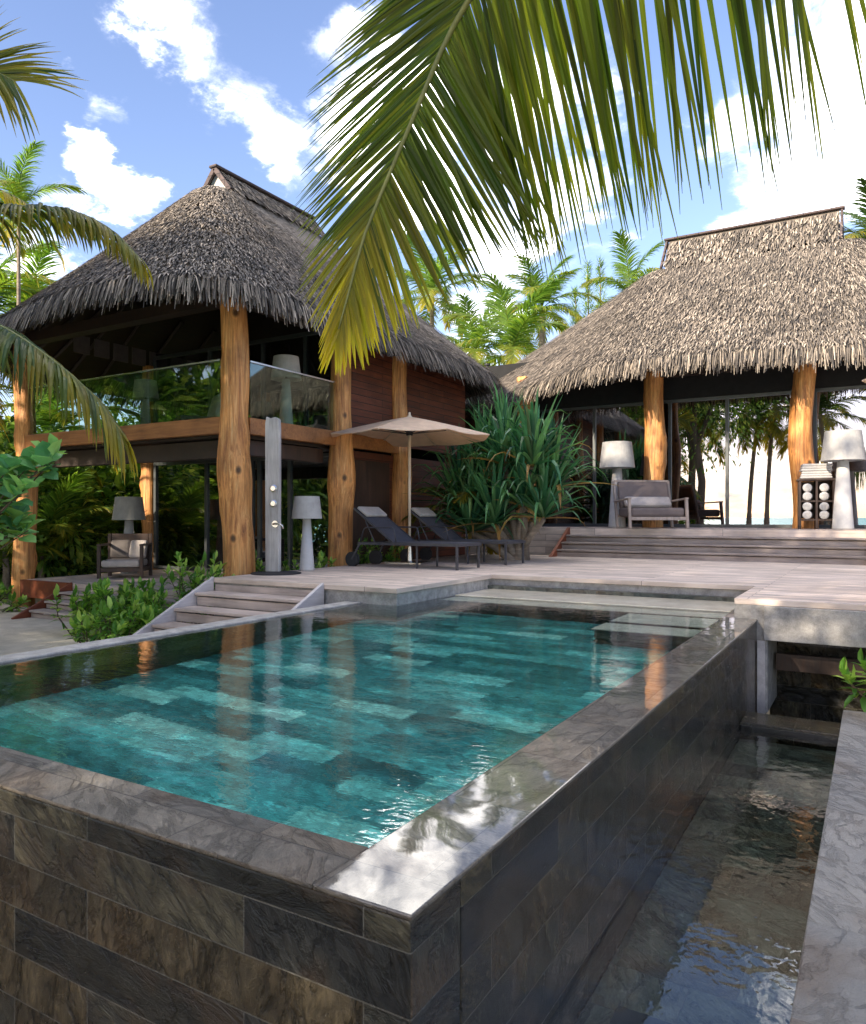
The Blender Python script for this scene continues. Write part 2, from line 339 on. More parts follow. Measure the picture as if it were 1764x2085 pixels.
def tag(o, label=None, cat=None, group=None, kind=None):
    if label: o['label'] = label
    if cat: o['category'] = cat
    if group: o['group'] = group
    if kind: o['kind'] = kind
    return o
def empty(name, loc, label, cat, group=None, rz=0):
    o = bpy.data.objects.new(name, None); col.objects.link(o); o.location = loc; o.rotation_euler.z = rz
    o.empty_display_size = .1
    return tag(o, label, cat, group)
def copy_tree(o, parent=None):
    c = o.copy(); col.objects.link(c)
    if parent: c.parent = parent
    for ch in [x for x in col.objects if x.parent == o]: copy_tree(ch, c)
    return c
def catmull(pts, n, closed=False):
    pts = [Vector(p) for p in pts]; out = []; m = len(pts); segs = m if closed else m-1
    for i in range(n):
        u = i/n*segs if closed else i/(n-1)*segs
        k = min(int(u), segs-1); t = u-k
        g = (lambda j: pts[j % m]) if closed else (lambda j: pts[max(0, min(m-1, j))])
        a, b, c, d = g(k-1), g(k), g(k+1), g(k+2)
        out.append(.5*((2*b)+(c-a)*t+(2*a-5*b+4*c-d)*t*t+(3*b-a-3*c+d)*t**3))
    return out
def struct(mb, name, m, **kw):
    o = mb.build(name, m, **kw); o['kind'] = 'structure'; return o

# ------------------------------------------------------------------ ground, sea
ZW, ZD, ZT, ZP, ZTW = .62, .82, .50, -.05, -.20      # water, deck, terrace, paving, channel water
g = MB()     # one sheet with a hole where pool and channel are dug
X0, X1, Y0, Y1 = -5.6, 3.0, -1.2, 9.9
Bx = 400
g.add([(-Bx,-16,0),(Bx,-16,0),(Bx,Bx,0),(-Bx,Bx,0),(X0,Y0,0),(X1,Y0,0),(X1,Y1,0),(X0,Y1,0)],
      [(0,1,5,4),(1,2,6,5),(2,3,7,6),(3,0,4,7)])
g.add([(-Bx,-16,0),(Bx,-16,0),(Bx,-34,-1.6),(-Bx,-34,-1.6)], [(0,3,2,1)])
struct(g, 'sand_ground', 'sand')
struct(MB().add([(-3000,-24,-.75),(3000,-24,-.75),(3000,-3000,-.75),(-3000,-3000,-.75)], [(0,3,2,1)]), 'sea', 'sea')

struct(MB().box(-5.6,3,-1.2,9.9,-1.2,-.9), 'pit_floor', 'slate_wet')
# ------------------------------------------------------------------ pool
pool = empty('swimming_pool', (0,0,0), 'raised infinity pool clad in dark slate with teal stone floor', 'swimming pool')
PX0, PX1, PY0, PY1 = -5.27, -1.03, 1.63, 9.7
IX1, IY0 = -1.35, 1.90
MB().box(PX0, PX1, PY0, IY0, -.5, ZW-.02).build('front_wall', 'slate', pool, bevel=.008)
MB().box(IX1, PX1, IY0, 9.2, -.5, ZW-.02).build('side_wall', 'slate_wet', pool, bevel=.008)
# coping: tops a few mm proud, overhanging by a rounded nose
cp = MB()
cp.box(PX0, IX1-.004, PY0-.006, IY0, ZW-.017, ZW-.002)
c2 = MB().box(IX1-.002, PX1+.006, PY0-.006, 9.2, ZW-.017, ZW-.001)
cp.build('coping', 'coping', pool, bevel=.005)
c2.build('coping', 'coping_wet', pool, bevel=.005)
MB().box(PX0-.22, PX0, PY0, 7.3, .2, ZW+.012).build('rim', 'concrete', pool, bevel=.01)
ZF = -.55
MB().box(PX0+.1, IX1-.01, IY0+.01, PY1-.01, ZF-.1, ZF).build('floor', 'teal', pool)
MB().box(PX0, PX0+.1, IY0+.01, 7.28, ZF, ZW-.03).build('inner_wall', 'floor_slate', pool)
MB().box(PX0+.1, -4.77, 7.25, 7.35, ZF, ZW-.03).box(-4.87, -4.77, 7.35, PY1, ZF, ZW-.03).box(-4.77, IX1, PY1-.1, PY1, ZF, ZW+.05).build('back_wall', 'floor_slate', pool)
_m = plain('wet_pale_stone', (.70,.62,.47), .6, .22, 4)
_b = _m.node_tree.nodes['Principled BSDF']; _b.inputs['Coat Weight'].default_value = 1.0; _b.inputs['Coat Roughness'].default_value = .04
M['pale_wet'] = _m
def pstep(name, x0, y0, y1, z):
    MB().box(x0, IX1-.01, y0, y1, z-.05, z).build(name, 'pale_step', pool, bevel=.01)
    MB().box(x0+.03, IX1-.01, y0+.03, y1, ZF, z-.051).build('step_riser', 'floor_slate', pool)
MB().box(-4.765, IX1-.01, 8.62, PY1-.1, ZW-.2, ZW+.002).build('bench_ledge', 'pale_wet', pool, bevel=.006)
pstep('underwater_step', -4.765, 8.22, 8.615, .46)
pstep('underwater_step', -2.35, 7.55, 8.215, .36)
pstep('underwater_step', -2.40, 7.08, 7.545, .22)
tag(MB().add([(PX0,IY0-.001,ZW-.004),(IX1,IY0-.001,ZW-.004),(IX1,PY1-.1,ZW-.004),(-4.77,PY1-.1,ZW-.004),(-4.77,7.25,ZW-.004),(PX0,7.25,ZW-.004)], [(0,1,2,3,4,5)]).build('pool_water', 'water'), kind='structure')

# overflow channel and paving
ch = empty('overflow_channel', (-.64,4,0), 'narrow slate overflow channel running beside the raised pool wall', 'water channel')
ch.location = (0,0,0)
MB().box(PX1+.002, -.25, .2, 7.0, -.75, -.52).build('floor', 'floor_slate', ch)
MB().box(PX1+.002, -.25, 7.0, 7.42, -.75, -.15).build('end_ledge', 'slate_wet', ch, bevel=.008)
MB().box(-.9, -.55, 2.6, 3.0, -.52, -.47).build('drain_grate', 'rubber', ch)
tag(MB().add([(PX1+.001,.2,ZTW),(-.252,.2,ZTW),(-.252,7.0,ZTW),(PX1+.001,7.0,ZTW)], [(0,1,2,3)]).build('channel_water', 'channel_water'), kind='structure')
struct(MB().box(-.25, 3.2, -1.4, 7.5, -.8, ZP), 'stone_paving', 'paving', bevel=.006)

# ------------------------------------------------------------------ deck and its supports
dk = MB(); dk.prism([(-7.75,7.2),(-4.74,7.2),(-4.74,9.66),(-1.24,9.66),(-1.24,8.1),(6,8.1),(6,15.2),(-7.75,15.2)], ZD-.06, ZD)
struct(dk, 'pool_deck', 'deck', bevel=.006)
struct(MB().prism([(-7.72,7.24),(-4.77,7.24),(-4.77,9.69),(-1.24,9.69),(-1.24,8.104),(-.93,8.104),(-.93,9.0),(5.9,9.0),(5.9,15.1),(-7.72,15.1)], -.3, ZD-.0605), 'deck_base', 'concrete')
struct(MB().box(-1.0, 5.9, 8.9, 8.99, -.9, ZD-.07), 'under_deck_shade_wall', 'slate_wet')  # dark sheet before the concrete, painting in the shade of the void
struct(MB().box(-.96, 6, 8.06, 8.2, ZD-.40, ZD-.062), 'deck_fascia', 'concrete', bevel=.006)
struct(MB().bar((-.985,8.12,-.4), (-.985,8.12,ZD-.41), .07, .12), 'deck_post', 'pale_stringer')
struct(MB().box(-.9, 6, 8.55, 8.62, .05, .22), 'under_deck_beam', 'espresso')  # dark wood colour stands in for the shade under the deck

def stair(name, label, x0, x1, ytop, ztop, zbot, n, tread, side_m, sides, m='step_wood', lip=.02, sw=.05):
    t = empty(name, (0,0,0), label, 'steps')
    rise = (ztop-zbot)/n
    for k in range(1, n):
        z = ztop-rise*k; y = ytop-tread*k
        tr = MB().box(x0, x1, y, y+tread+.001, z-.035, z); tr.box(x0, x1, y+.035, y+.055, z-rise, z-.056)
        tr.build('tread', m, t, bevel=.004)
    MB().box(x0, x1, ytop+.012, ytop+.028, ztop-rise, ztop-.085).build('riser', m, t)
    for xs in sides:
        yb = ytop-tread*n
        MB().extrude([(xs, ytop, ztop+lip), (xs, yb, zbot+lip), (xs, yb, zbot-.12), (xs, ytop, ztop-.32)], (sw, 0, 0)).build('stringer', side_m, t, bevel=.006)
    return t
stair('deck_steps', 'pale timber steps from the pool deck down to the sand', -7.68, -5.85, 7.2, ZD, -.02, 5, .34, 'pale_stringer', (-7.74, -5.85))
stair('terrace_steps', 'shaded timber steps with red stringer up to left house terrace', -11.9, -9.0, 7.95, ZT, 0, 4, .26, 'redboard', (-11.96,))
stair('pavilion_steps', 'wide weathered timber steps rising to the right pavilion', -5.75, -.15, 15.6, 1.41, ZD, 4, .27, 'redboard', (-5.82, -.14), m='shaded_step', lip=.01, sw=.07)

# ------------------------------------------------------------------ thatched roofs
def roof_mesh(ctrl, A, B, zt, zr, w, seed, dens=1.0, lin=.95, fringe=.40, view=Vector((0,0,0))):
    rn = random.Random(seed)
    A, B = Vector((*A, 0)), Vector((*B, 0)); AB = B-A
    N = 240
    E = catmull(ctrl, N, True)
    T = []
    for e in E:
        f = Vector((e.x, e.y, 0)); k = max(0, min(1, (f-A).dot(AB)/AB.length_squared)); q = A+AB*k
        d = f-q; d.normalize(); T.append(Vector((q.x+d.x*w, q.y+d.y*w, zt)))
    cxy = sum(E, Vector())/N
    def P(s, t):
        s = s % 1.0; u = s*N; i = int(u) % N; fr = u-int(u)
        e = E[i].lerp(E[(i+1) % N], fr); tp = T[i].lerp(T[(i+1) % N], fr)
        g_ = lin*t+(1-lin)*t*t
        p = e.lerp(tp, t); p.z = e.z+(tp.z-e.z)*g_
        return p
    mb = MB(); K = 14
    for j in range(K+1):
        for i in range(N):
            p = P(i/N, j/K); mb.v.append((p.x, p.y, p.z-.05)); mb.t.append(0)
    for j in range(K):
        for i in range(N): mb.f.append((j*N+i, j*N+(i+1)%N, (j+1)*N+(i+1)%N, (j+1)*N+i))
    # strips
    seg = [(E[(i+1) % N]-E[i]).length for i in range(N)]; per = sum(seg)
    cum = [0]
    for l in seg: cum.append(cum[-1]+l)
    def s_of(x):
        x = x % per
        import bisect
        i = bisect.bisect_right(cum, x)-1; i = min(i, N-1)
        return (i+(x-cum[i])/seg[i])/N
    def strip(p, dn, nr, sd, L, W, lift, yaw, hang):
        d = (dn+sd*yaw).normalized(); ww = d.cross(nr).normalized()*W
        a = p - nr*.03; b = p+d*L*.55+nr*lift*.6+Vector((0,0,-hang*L*.25)); c = p+d*L+nr*lift+Vector((0,0,-hang*L))
        cv = nr*(W*.35)
        n0 = len(mb.v)
        mb.v += [tuple(a-ww), tuple(a+ww), tuple(b-ww*.9), tuple(b+ww*.9), tuple(c-ww*.5), tuple(c+ww*.45)]
        mb.t += [0]*6; mb.f += [(n0,n0+1,n0+3,n0+2), (n0+2,n0+3,n0+5,n0+4)]
    slope_len = 0
    for k in range(20): slope_len += (P(.1, (k+1)/20)-P(.1, k/20)).length
    rows = int(slope_len/.10)
    for r in range(rows):
        t = (r+.6)/rows
        shrink = max(.12, ((P(0,t)-P(.5,t)).length+(P(.25,t)-P(.75,t)).length)/max(1e-3, (P(0,0)-P(.5,0)).length+(P(.25,0)-P(.75,0)).length))
        n = int(per*shrink/.027*dens)
        for i in range(n):
            s_ = s_of((i+rn.random())/n*per); tt = min(.995, max(.0, t+rn.uniform(-.6,.6)/rows))
            p = P(s_, tt)
            out = p-cxy; out.z = 0
            if out.dot(view-cxy) < -2.0 and rn.random() < .75: continue
            p1 = P(s_, min(1, tt+.02)); p0 = P(s_, tt-.02 if tt > .02 else tt)
            dn = (p0-p1).normalized(); ps = P(s_+.002, tt)-P(s_-.002, tt)
            if ps.length < 1e-6 or dn.length < .5: continue
            sd = ps.normalized(); nr = sd.cross(dn); nr.normalize()
            if nr.z < 0: nr = -nr
            strip(p, dn, nr, sd, rn.uniform(.15,.34), rn.uniform(.006,.0135), rn.uniform(.004,.032), rn.gauss(0,.17), rn.uniform(0,.08))
    for layer in range(7):
        n = int(per/.019*dens)
        for i in range(n):
            s_ = s_of((i+rn.random())/n*per); tt = layer*.014+rn.uniform(0,.012)
            p = P(s_, tt)
            out = p-cxy; out.z = 0
            if out.dot(view-cxy) < -2.0 and rn.random() < .6: continue
            p1 = P(s_, tt+.03); dn = (P(s_, tt)-p1).normalized(); sd = (P(s_+.002, tt)-P(s_-.002, tt)).normalized()
            nr = sd.cross(dn); nr.normalize()
            if nr.z < 0: nr = -nr
            strip(p-Vector((0,0,.02*layer)), dn, nr, sd, fringe*rn.uniform(.78,1.08), rn.uniform(.006,.0135), rn.uniform(-.02,.06), rn.gauss(0,.13), rn.uniform(.35,.95))
    # ridge prism in thatch
    dv = AB.normalized(); sd = Vector((-dv.y, dv.x, 0))
    for sg in (1, -1):
        for r in range(9):
            n = int(AB.length/.035)
            for i in range(n):
                k = r/9; base = A+dv*(AB.length*(i+rn.random())/n)
                p = base+sd*sg*(w*(1-k)*.98); p.z = zt+(zr-zt)*k
                dn = (sd*sg*w+Vector((0,0,zt-zr))).normalized(); nr = dv.cross(dn); nr.normalize()
                if nr.dot(sd*sg) < 0: nr = -nr
                strip(p+Vector((0,0,.06)), dn, nr, dv, rn.uniform(.2,.36), rn.uniform(.010,.022), rn.uniform(.008,.04), rn.gauss(0,.18), 0)
    a1, a2, b1, b2 = A+sd*w, A-sd*w, B+sd*w, B-sd*w
    vs = [Vector((a1.x,a1.y,zt)), Vector((a2.x,a2.y,zt)), Vector((A.x,A.y,zr)), Vector((b1.x,b1.y,zt)), Vector((b2.x,b2.y,zt)), Vector((B.x,B.y,zr))]
    mb.add(vs, [(0,3,5,2), (1,2,5,4)])
    gab = [MB(), MB()]; q = dv*.02
    gab[0].extrude([vs[0]+q, vs[1]+q, vs[2]+q+Vector((0,0,-.02))], dv*.03); gab[1].extrude([vs[3]-q, vs[4]-q, vs[5]-q+Vector((0,0,-.02))], dv*-.03)
    cap = MB()
    cap.bar(Vector((A.x,A.y,zr+.03))-dv*.12, Vector((B.x,B.y,zr+.03))+dv*.12, .2, .05)
    for e, o in ((A, -1), (B, 1)):
        for sg in (1, -1):
            top = Vector((e.x,e.y,zr)); bot = Vector((e.x,e.y,0))+sd*sg*w*1.08; bot.z = zt-.05
            cap.bar(top+dv*o*.06, bot+dv*o*.06, .10, .05, up=dv)
    # underside
    un = MB(); K2 = 8
    for j in range(K2+1):
        for i in range(N):
            p = P(i/N, j/K2); un.v.append((p.x, p.y, p.z-.17)); un.t.append(0)
    for j in range(K2):
        for i in range(N): un.f.append((j*N+(i+1)%N, j*N+i, (j+1)*N+i, (j+1)*N+(i+1)%N))
    # rafters
    rfs = []
    for i in range(0, N, 5):
        rf = MB(); rfs.append(rf)
        a, b = P(i/N, .02), P(i/N, .5)
        m_ = P(i/N, .25); dz = Vector((0,0,-.24))
        rf.tube([a+dz, m_+dz, b+dz], .05, 6)
    return mb, un, rfs, cap, gab

def timber_column(h, r0, r1, seed, flare=0.0):
    rn = random.Random(seed); mb = MB(); NR, NS = 64, 28
    knots = [(rn.uniform(0, 6.28), rn.uniform(.1, .8)*h, rn.uniform(.06,.16)) for _ in range(9)]
    for j in range(NR+1):
        z = h*j/NR; f = j/NR
        ox = .09*noise.noise((seed*3.1, z*.55, 1.7)); oy = .09*noise.noise((seed*1.3, z*.55, 9.2))
        for k in range(NS):
            a = 6.28318*k/NS
            r = r0+(r1-r0)*f+flare*math.exp(-((z-h*.46)/.42)**2)
            r *= 1+.03*noise.noise((math.cos(a)*6, math.sin(a)*6+seed, z*2.2))+.09*noise.noise((math.cos(a)*1.2+seed, math.sin(a)*1.2, z*.5))+.05*noise.noise((math.cos(a)*2.8, math.sin(a)*2.8+seed, z*1.3))
            for ka, kz, ks in knots:
                da = (a-ka+math.pi) % (2*math.pi)-math.pi
                q = (da*r0/.11)**2+((z-kz)/.14)**2
                r += ks*.30*math.exp(-q)-ks*.36*math.exp(-q*9)
            mb.v.append((ox+r*math.cos(a), oy+r*math.sin(a), z)); mb.t.append(0)
    for j in range(NR):
        for k in range(NS): mb.f.append((j*NS+k, j*NS+(k+1)%NS, (j+1)*NS+(k+1)%NS, (j+1)*NS+k))
    mb.f.append(tuple(range(NR*NS, NR*NS+NS)))
    return mb

def window(parent, x0, x1, y, z0, z1, mull, axis='X', fw=.07, at_x=None):
    fr = MB()
    def b(u0, u1, a, c, dep=.05):
        if axis == 'X': fr.box(u0, u1, y-dep, y+dep, a, c)
        else: fr.box(y-dep, y+dep, u0, u1, a, c)
    b(x0, x1, z1-fw, z1); b(x0, x1, z0, z0+fw)
    xs = [x0, *mull, x1-fw]
    for u in xs: b(u, u+fw, z0+fw, z1-fw, .048)
    w = fr.build('window', 'frame', parent, bevel=.004)
    for u, u2 in zip(xs[:-1], xs[1:]):
        p = MB()
        if axis == 'X': p.box(u+fw, u2, y-.006, y+.006, z0+fw, z1-fw)
        else: p.box(y-.006, y+.006, u+fw, u2, z0+fw, z1-fw)
        p.build('pane', 'window', w)
    return w

# ---- left house
lh = empty('thatched_house', (0,0,0), 'two storey timber house with thatched roof and glass balcony at left', 'house')
CL = [(x,y,z+.10) for x,y,z in [(-7.45,7.35,4.80),(-8.3,6.72,4.83),(-9.6,6.5,4.82),(-11.2,6.65,4.78),(-13.0,7.1,4.72),(-14.9,8.2,4.66),(-15.8,10.2,4.66),(-15.9,13,4.66),(-15.2,15.8,4.66),(-12.5,17.3,4.66),(-9.4,17.0,4.7),(-7.6,15.6,4.75),(-7.3,14.3,4.78),(-7.3,12.4,4.80),(-7.3,10.4,4.80),(-7.32,8.6,4.80)]]
mb, un, rf, cap, gab = roof_mesh(CL, (-11.4,10.75), (-11.4,13.6), 8.15, 8.62, .40, 3)
r_ = mb.build('roof', 'thatch', lh); cap.build('ridge_cap', 'shingle', r_, bevel=.01); [g_.build('gable', 'gable', r_) for g_ in gab]
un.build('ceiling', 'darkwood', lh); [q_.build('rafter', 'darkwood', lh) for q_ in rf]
COLS = [(-8.2,8.08,0,.24,.185,.045),(-13.57,8.08,0,.19,.16,0),(-8.2,10.6,0,.235,.17,.045),(-8.2,12.56,0,.22,.17,.03),(-14,11.2,0,.18,.15,0)]
for i, (x, y, z, a, b, fl) in enumerate(COLS):
    timber_column(5.0, a, b, i*2.7+1.3, fl).build('column', 'timber', lh, smooth=True, loc=(x, y, z))
# floors
MB().box(-13.5, -8.45, 7.95, 15, ZT-.12, ZT).build('terrace_floor', 'deck', lh, bevel=.005)
MB().box(-13.35, -11.97, 7.88, 7.945, ZT-.3, ZT+.01).build('terrace_fascia', 'redboard', lh)
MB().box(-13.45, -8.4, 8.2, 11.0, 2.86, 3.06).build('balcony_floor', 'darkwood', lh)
MB().box(-13.4, -8.43, 8.0, 8.12, 2.89, 3.14).build('balcony_beam', 'beam', lh, bevel=.01)
MB().box(-8.22, -8.1, 8.3, 10.42, 2.89, 3.14).build('balcony_beam', 'beam', lh, bevel=.01)
MB().box(-8.22, -8.1, 10.8, 12.4, 2.89, 3.14).build('balcony_beam', 'beam', lh, bevel=.01)
MB().box(-13.4, -8.4, 8.35, 8.5, 2.56, 2.84).build('lower_beam', 'darkwood', lh, bevel=.01)
MB().box(-8.55, -8.4, 8.5, 10.4, 2.6, 2.84).build('lower_beam', 'espresso', lh, bevel=.01)
MB().box(-13.6, -8.2, 7.98, 8.2, 4.82, 5.0).build('eave_beam', 'darkwood', lh)
MB().box(-8.3, -8.1, 8.25, 15.2, 4.82, 5.0).build('eave_beam', 'darkwood', lh)
# railing
ra = MB().box(-13.4, -8.45, 8.03, 8.075, 3.985, 4.01).box(-8.19, -8.145, 8.35, 10.4, 3.985, 4.01).build('railing', 'steel', lh)
for x0, x1 in ((-13.38,-11.75),(-11.73,-10.1),(-10.08,-8.47)):
    MB().box(x0, x1, 8.045, 8.057, 3.14, 3.984).build('pane', 'railglass', ra)
MB().box(-8.175, -8.163, 8.37, 10.38, 3.14, 3.984).build('pane', 'railglass', ra)
# rooms
window(lh, -13.8, -8.6, 11.2, ZT, 2.85, (-12.2,-10.9,-10.7,-9.9))
window(lh, -13.8, -8.6, 11.2, 3.07, 5.2, (-12.1,-10.6,-9.5))
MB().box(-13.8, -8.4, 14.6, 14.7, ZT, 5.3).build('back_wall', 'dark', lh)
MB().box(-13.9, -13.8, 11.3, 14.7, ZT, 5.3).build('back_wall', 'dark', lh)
MB().box(-8.36, -8.24, 10.9, 15.4, .6, 2.86).build('wall', 'redwood', lh)
MB().box(-8.36, -8.24, 10.9, 15.4, 3.06, 5.1).build('wall', 'redwood', lh)
MB().box(-8.24, -8.2, 11.0, 12.2, .82, 2.7).build('door', 'espresso', lh, bevel=.01)
MB().box(-8.58, -8.38, 11.15, 11.28, ZT, 5.2).build('corner_post', 'frame', lh)
c = MB()
for k in range(40):
    x = -10.55+k*.045; c.box(x, x+.046, 11.62+.03*math.sin(k*1.9), 11.66+.03*math.sin(k*1.9), ZT, 2.8)
c.build('curtain', 'curtain', lh)

for k in range(6): MB().box(-13.98, -13.95, 9.35+k*.46, 9.70+k*.46, 4.98, 5.34).build('clerestory_panel', 'greycloth', lh)
# ---- right pavilion
pv = empty('thatched_pavilion', (0,0,0), 'thatched pavilion with glass walls above wide timber steps at right', 'house')
CR = [(x,y,z+(.36 if x > -6 else .2)) for x,y,z in [(.2,16.35,4.62),(-1.7,15.75,4.62),(-3.5,15.45,4.62),(-5.3,15.75,4.62),(-7.2,16.45,4.60),(-9.3,17.2,4.36),(-11.2,18.7,4.26),(-11.8,20.9,4.26),(-10.6,23.2,4.26),(-6.5,24.6,4.5),(-2.7,25,4.5),(1.5,24.6,4.5),(4.2,22.8,4.5),(5,20.4,4.5),(4.2,18.2,4.55),(2.4,17.0,4.6)]]
mb, un, rf, cap, gab = roof_mesh(CR, (-4.65,20), (-.75,20), 8.0, 8.85, .62, 5)
r_ = mb.build('roof', 'thatch', pv); cap.build('ridge_cap', 'shingle', r_, bevel=.01); [g_.build('gable', 'gable', r_) for g_ in gab]
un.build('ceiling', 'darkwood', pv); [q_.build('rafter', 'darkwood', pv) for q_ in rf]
MB().prism([(-9,15.6),(5,15.6),(5,24),(-9,24)], .3, 1.41).build('platform', 'deck', pv, bevel=.006)
for i, x in enumerate((-1.29,-4.32,-7.4,1.75)):
    timber_column(3.65, .235, .2, i*3.9+20.5, .02).build('column', 'timber', pv, smooth=True, loc=(x, 17.0, 1.41))
window(pv, -9, 4.5, 17.75, 1.41, 4.35, (-7.5,-5.95,-4.15,-2.9,-1.15,.6,2.4))
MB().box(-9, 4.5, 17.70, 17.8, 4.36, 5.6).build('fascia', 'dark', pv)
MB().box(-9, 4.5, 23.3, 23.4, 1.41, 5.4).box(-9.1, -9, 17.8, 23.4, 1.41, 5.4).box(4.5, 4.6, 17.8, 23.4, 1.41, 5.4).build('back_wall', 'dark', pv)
MB().box(-9, 4.5, 16.9, 17.1, 4.75, 4.95).build('eave_beam', 'darkwood', pv)
for xa, xb in ((-7.3,-6.4),(-5.8,-5.2)):
    c = MB(); k = 0; x = xa
    while x < xb:
        c.box(x, x+.046, 17.95+.03*math.sin(k*1.9), 17.99+.03*math.sin(k*1.9), 1.42, 4.3); x += .045; k += 1
    c.build('curtain', 'curtain', pv)

# ---- low shingled building linking the two
lb = empty('link_building', (0,0,0), 'low building with brown shingle roof between the two thatched roofs', 'building')
MB().extrude([(-8.6,18.4,4.45),(-8.6,21.3,5.9),(-8.6,24.2,4.45),(-8.6,24.2,4.33),(-8.6,21.3,5.78),(-8.6,18.4,4.33)], (-6,0,0)).build('roof', 'shingle', lb)
MB().box(-14.4, -8.9, 18, 23, 0, 4.6).build('wall', 'redwood', lb)
MB().lathe([(.05,0),(.05,.3),(.09,.31),(.09,.36)], 10, (-10.2,20.5,5.95)).build('vent_pipe', 'rubber', lb)

# ------------------------------------------------------------------ furniture
def lamp(loc, h, label, parent_group='white floor lamps'):
    t = empty('floor_lamp', loc, label, 'lamp', parent_group)
    hs = h*.30; rs = h*.205
    MB().lathe([(h*.105,0),(h*.10,h*.02),(h*.052,h*.70)], 24).build('base', 'lampbase', t, smooth=True)
    sh = MB(); n = 36
    prof = [(rs,h-hs),(rs*.82,h),(rs*.80,h),(rs*.975,h-hs)]
    vs = []; fs = []
    for r, z in prof:
        for k in range(n): vs.append((r*math.cos(6.28318*k/n), r*math.sin(6.28318*k/n), z))
    for j in range(4):
        for k in range(n): fs.append((j*n+k, j*n+(k+1)%n, ((j+1)%4)*n+(k+1)%n, ((j+1)%4)*n+k))
    sh.add(vs, fs).build('lamp_shade', 'shade', t)
    MB().lathe([(h*.012,h*.70),(h*.012,h*.93)], 8).build('stem', 'steel', t)
    MB().bar((-rs*.82,0,h*.96), (rs*.82,0,h*.96), .012, .012).build('spider', 'steel', t)
    return t
lamp((-7.55,8.95,ZD), 1.14, 'white floor lamp standing on the pool deck beside the shower post')
lamp((-8.46,9.5,3.065), 1.24, 'white floor lamp on the upper balcony behind the glass railing')
lamp((-13.05,9.95,ZT), 1.55, 'white floor lamp behind the armchair on the lower terrace')
p = ray(1257,1075)*16.35; lamp((p.x, p.y, 1.412), 1.86, 'white floor lamp left of the taupe armchair on the pavilion')
p = ray(1717,1075)*13.9; lamp((p.x, p.y, 1.412), 1.82, 'tallest white floor lamp beside the towel cabinet')
p = at(294,860,13.6); lamp((-12.1,9.6,3.065), 1.2, 'white floor lamp behind the long front glass of the balcony')

def rounded_pad(mb, x0, x1, y0, y1, z0, z1): return mb.box(x0, x1, y0, y1, z0, z1)
def lounger(label, y0, x0=-7.55):
    # long axis along +X, head at low x, local origin at head end centre on the deck
    t = empty('sun_lounger', (x0, y0, ZD), label, 'sun lounger', 'charcoal sun loungers')
    W = .36; L = 2.05; S = .385
    fr = MB()
    for sg in (-1, 1):
        fr.bar((.12, sg*W, S), (L, sg*W, S), .03, .045)
    fr.bar((L-.015,-W,S), (L-.015,W,S), .03, .045); fr.bar((.14,-W,S), (.14,W,S), .03, .045)
    fr.bar((.78,-W,S-.01), (.78,W,S-.01), .03, .03)
    fr.build('frame', 'frame_grey', t, bevel=.004)
    for sg in (-1, 1):
        MB().bar((L-.05, sg*(W-.0), 0), (L-.05, sg*W, S-.023), .035, .035).build('leg', 'frame_grey', t, bevel=.003)
        MB().bar((1.25, sg*(W-.04), 0), (1.25, sg*(W-.04), S-.02), .03, .03).build('leg', 'frame_grey', t, bevel=.003)
        MB().bar((.0, sg*(W+.01), .11), (.16, sg*W, S), .03, .03).build('leg', 'frame_grey', t, bevel=.003)
        wl = MB()
        n = 24; vs = []; fs = []
        for yy in (-.03, .03):
            for k in range(n): vs.append((.115*math.cos(6.28318*k/n), yy, .115*math.sin(6.28318*k/n)))
        fs = [tuple(range(n)), tuple(range(2*n-1, n-1, -1))]+[(k,(k+1)%n,n+(k+1)%n,n+k) for k in range(n)]
        wl.add(vs, fs); wl.build('wheel', 'rubber', t, bevel=.012, loc=(-.01, sg*(W-.02), .116))
        MB().tube([(.16,sg*W,S+.02),(.24,sg*W,S+.24),(.28,sg*W,S+.265),(.80,sg*W,S+.265),(.84,sg*W,S+.24),(.88,sg*W,S+.02)], .012, 8).build('armrest', 'frame_grey', t, smooth=True)
    MB().box(.80, L-.035, -W+.02, W-.02, S+.02, S+.032).build('seat', 'mesh_fabric', t, bevel=.004)
    a = Vector((.80,0,S+.02)); b = Vector((.02,0,S+.58))
    MB().bar(a, b, 2*W-.08, .014, up=(0,1,0) if False else (1,0,1)).build('backrest', 'mesh_fabric', t, bevel=.004)
    bf = MB()
    for sg in (-1, 1): bf.bar(a+Vector((0,sg*(W-.025),0)), b+Vector((0,sg*(W-.025),0)), .028, .03, up=(1,0,1))
    bf.bar(b+Vector((0,-W+.025,0)), b+Vector((0,W-.025,0)), .03, .028)
    bf.bar(b.lerp(a,.33)+Vector((-.02,-W+.03,-.02)), Vector((.45,-W+.03,S)), .02, .02); bf.bar(b.lerp(a,.33)+Vector((-.02,W-.03,-.02)), Vector((.45,W-.03,S)), .02, .02)
    bf.build('back_frame', 'frame_grey', t, bevel=.003)
    u = (a-b).normalized(); nn = Vector((-u.z,0,u.x)); nn = nn if nn.z > 0 else -nn
    MB().bar(b+u*.02+nn*.04, b+u*.27+nn*.04, 2*W-.12, .055, up=nn).build('headrest', 'pillow', t, bevel=.022)
    return t
lounger('charcoal sun lounger in front of the umbrella pole, nearer the pool', 10.47)
lounger('charcoal sun lounger behind the umbrella pole, nearer the spiky plant', 11.95, -7.42)

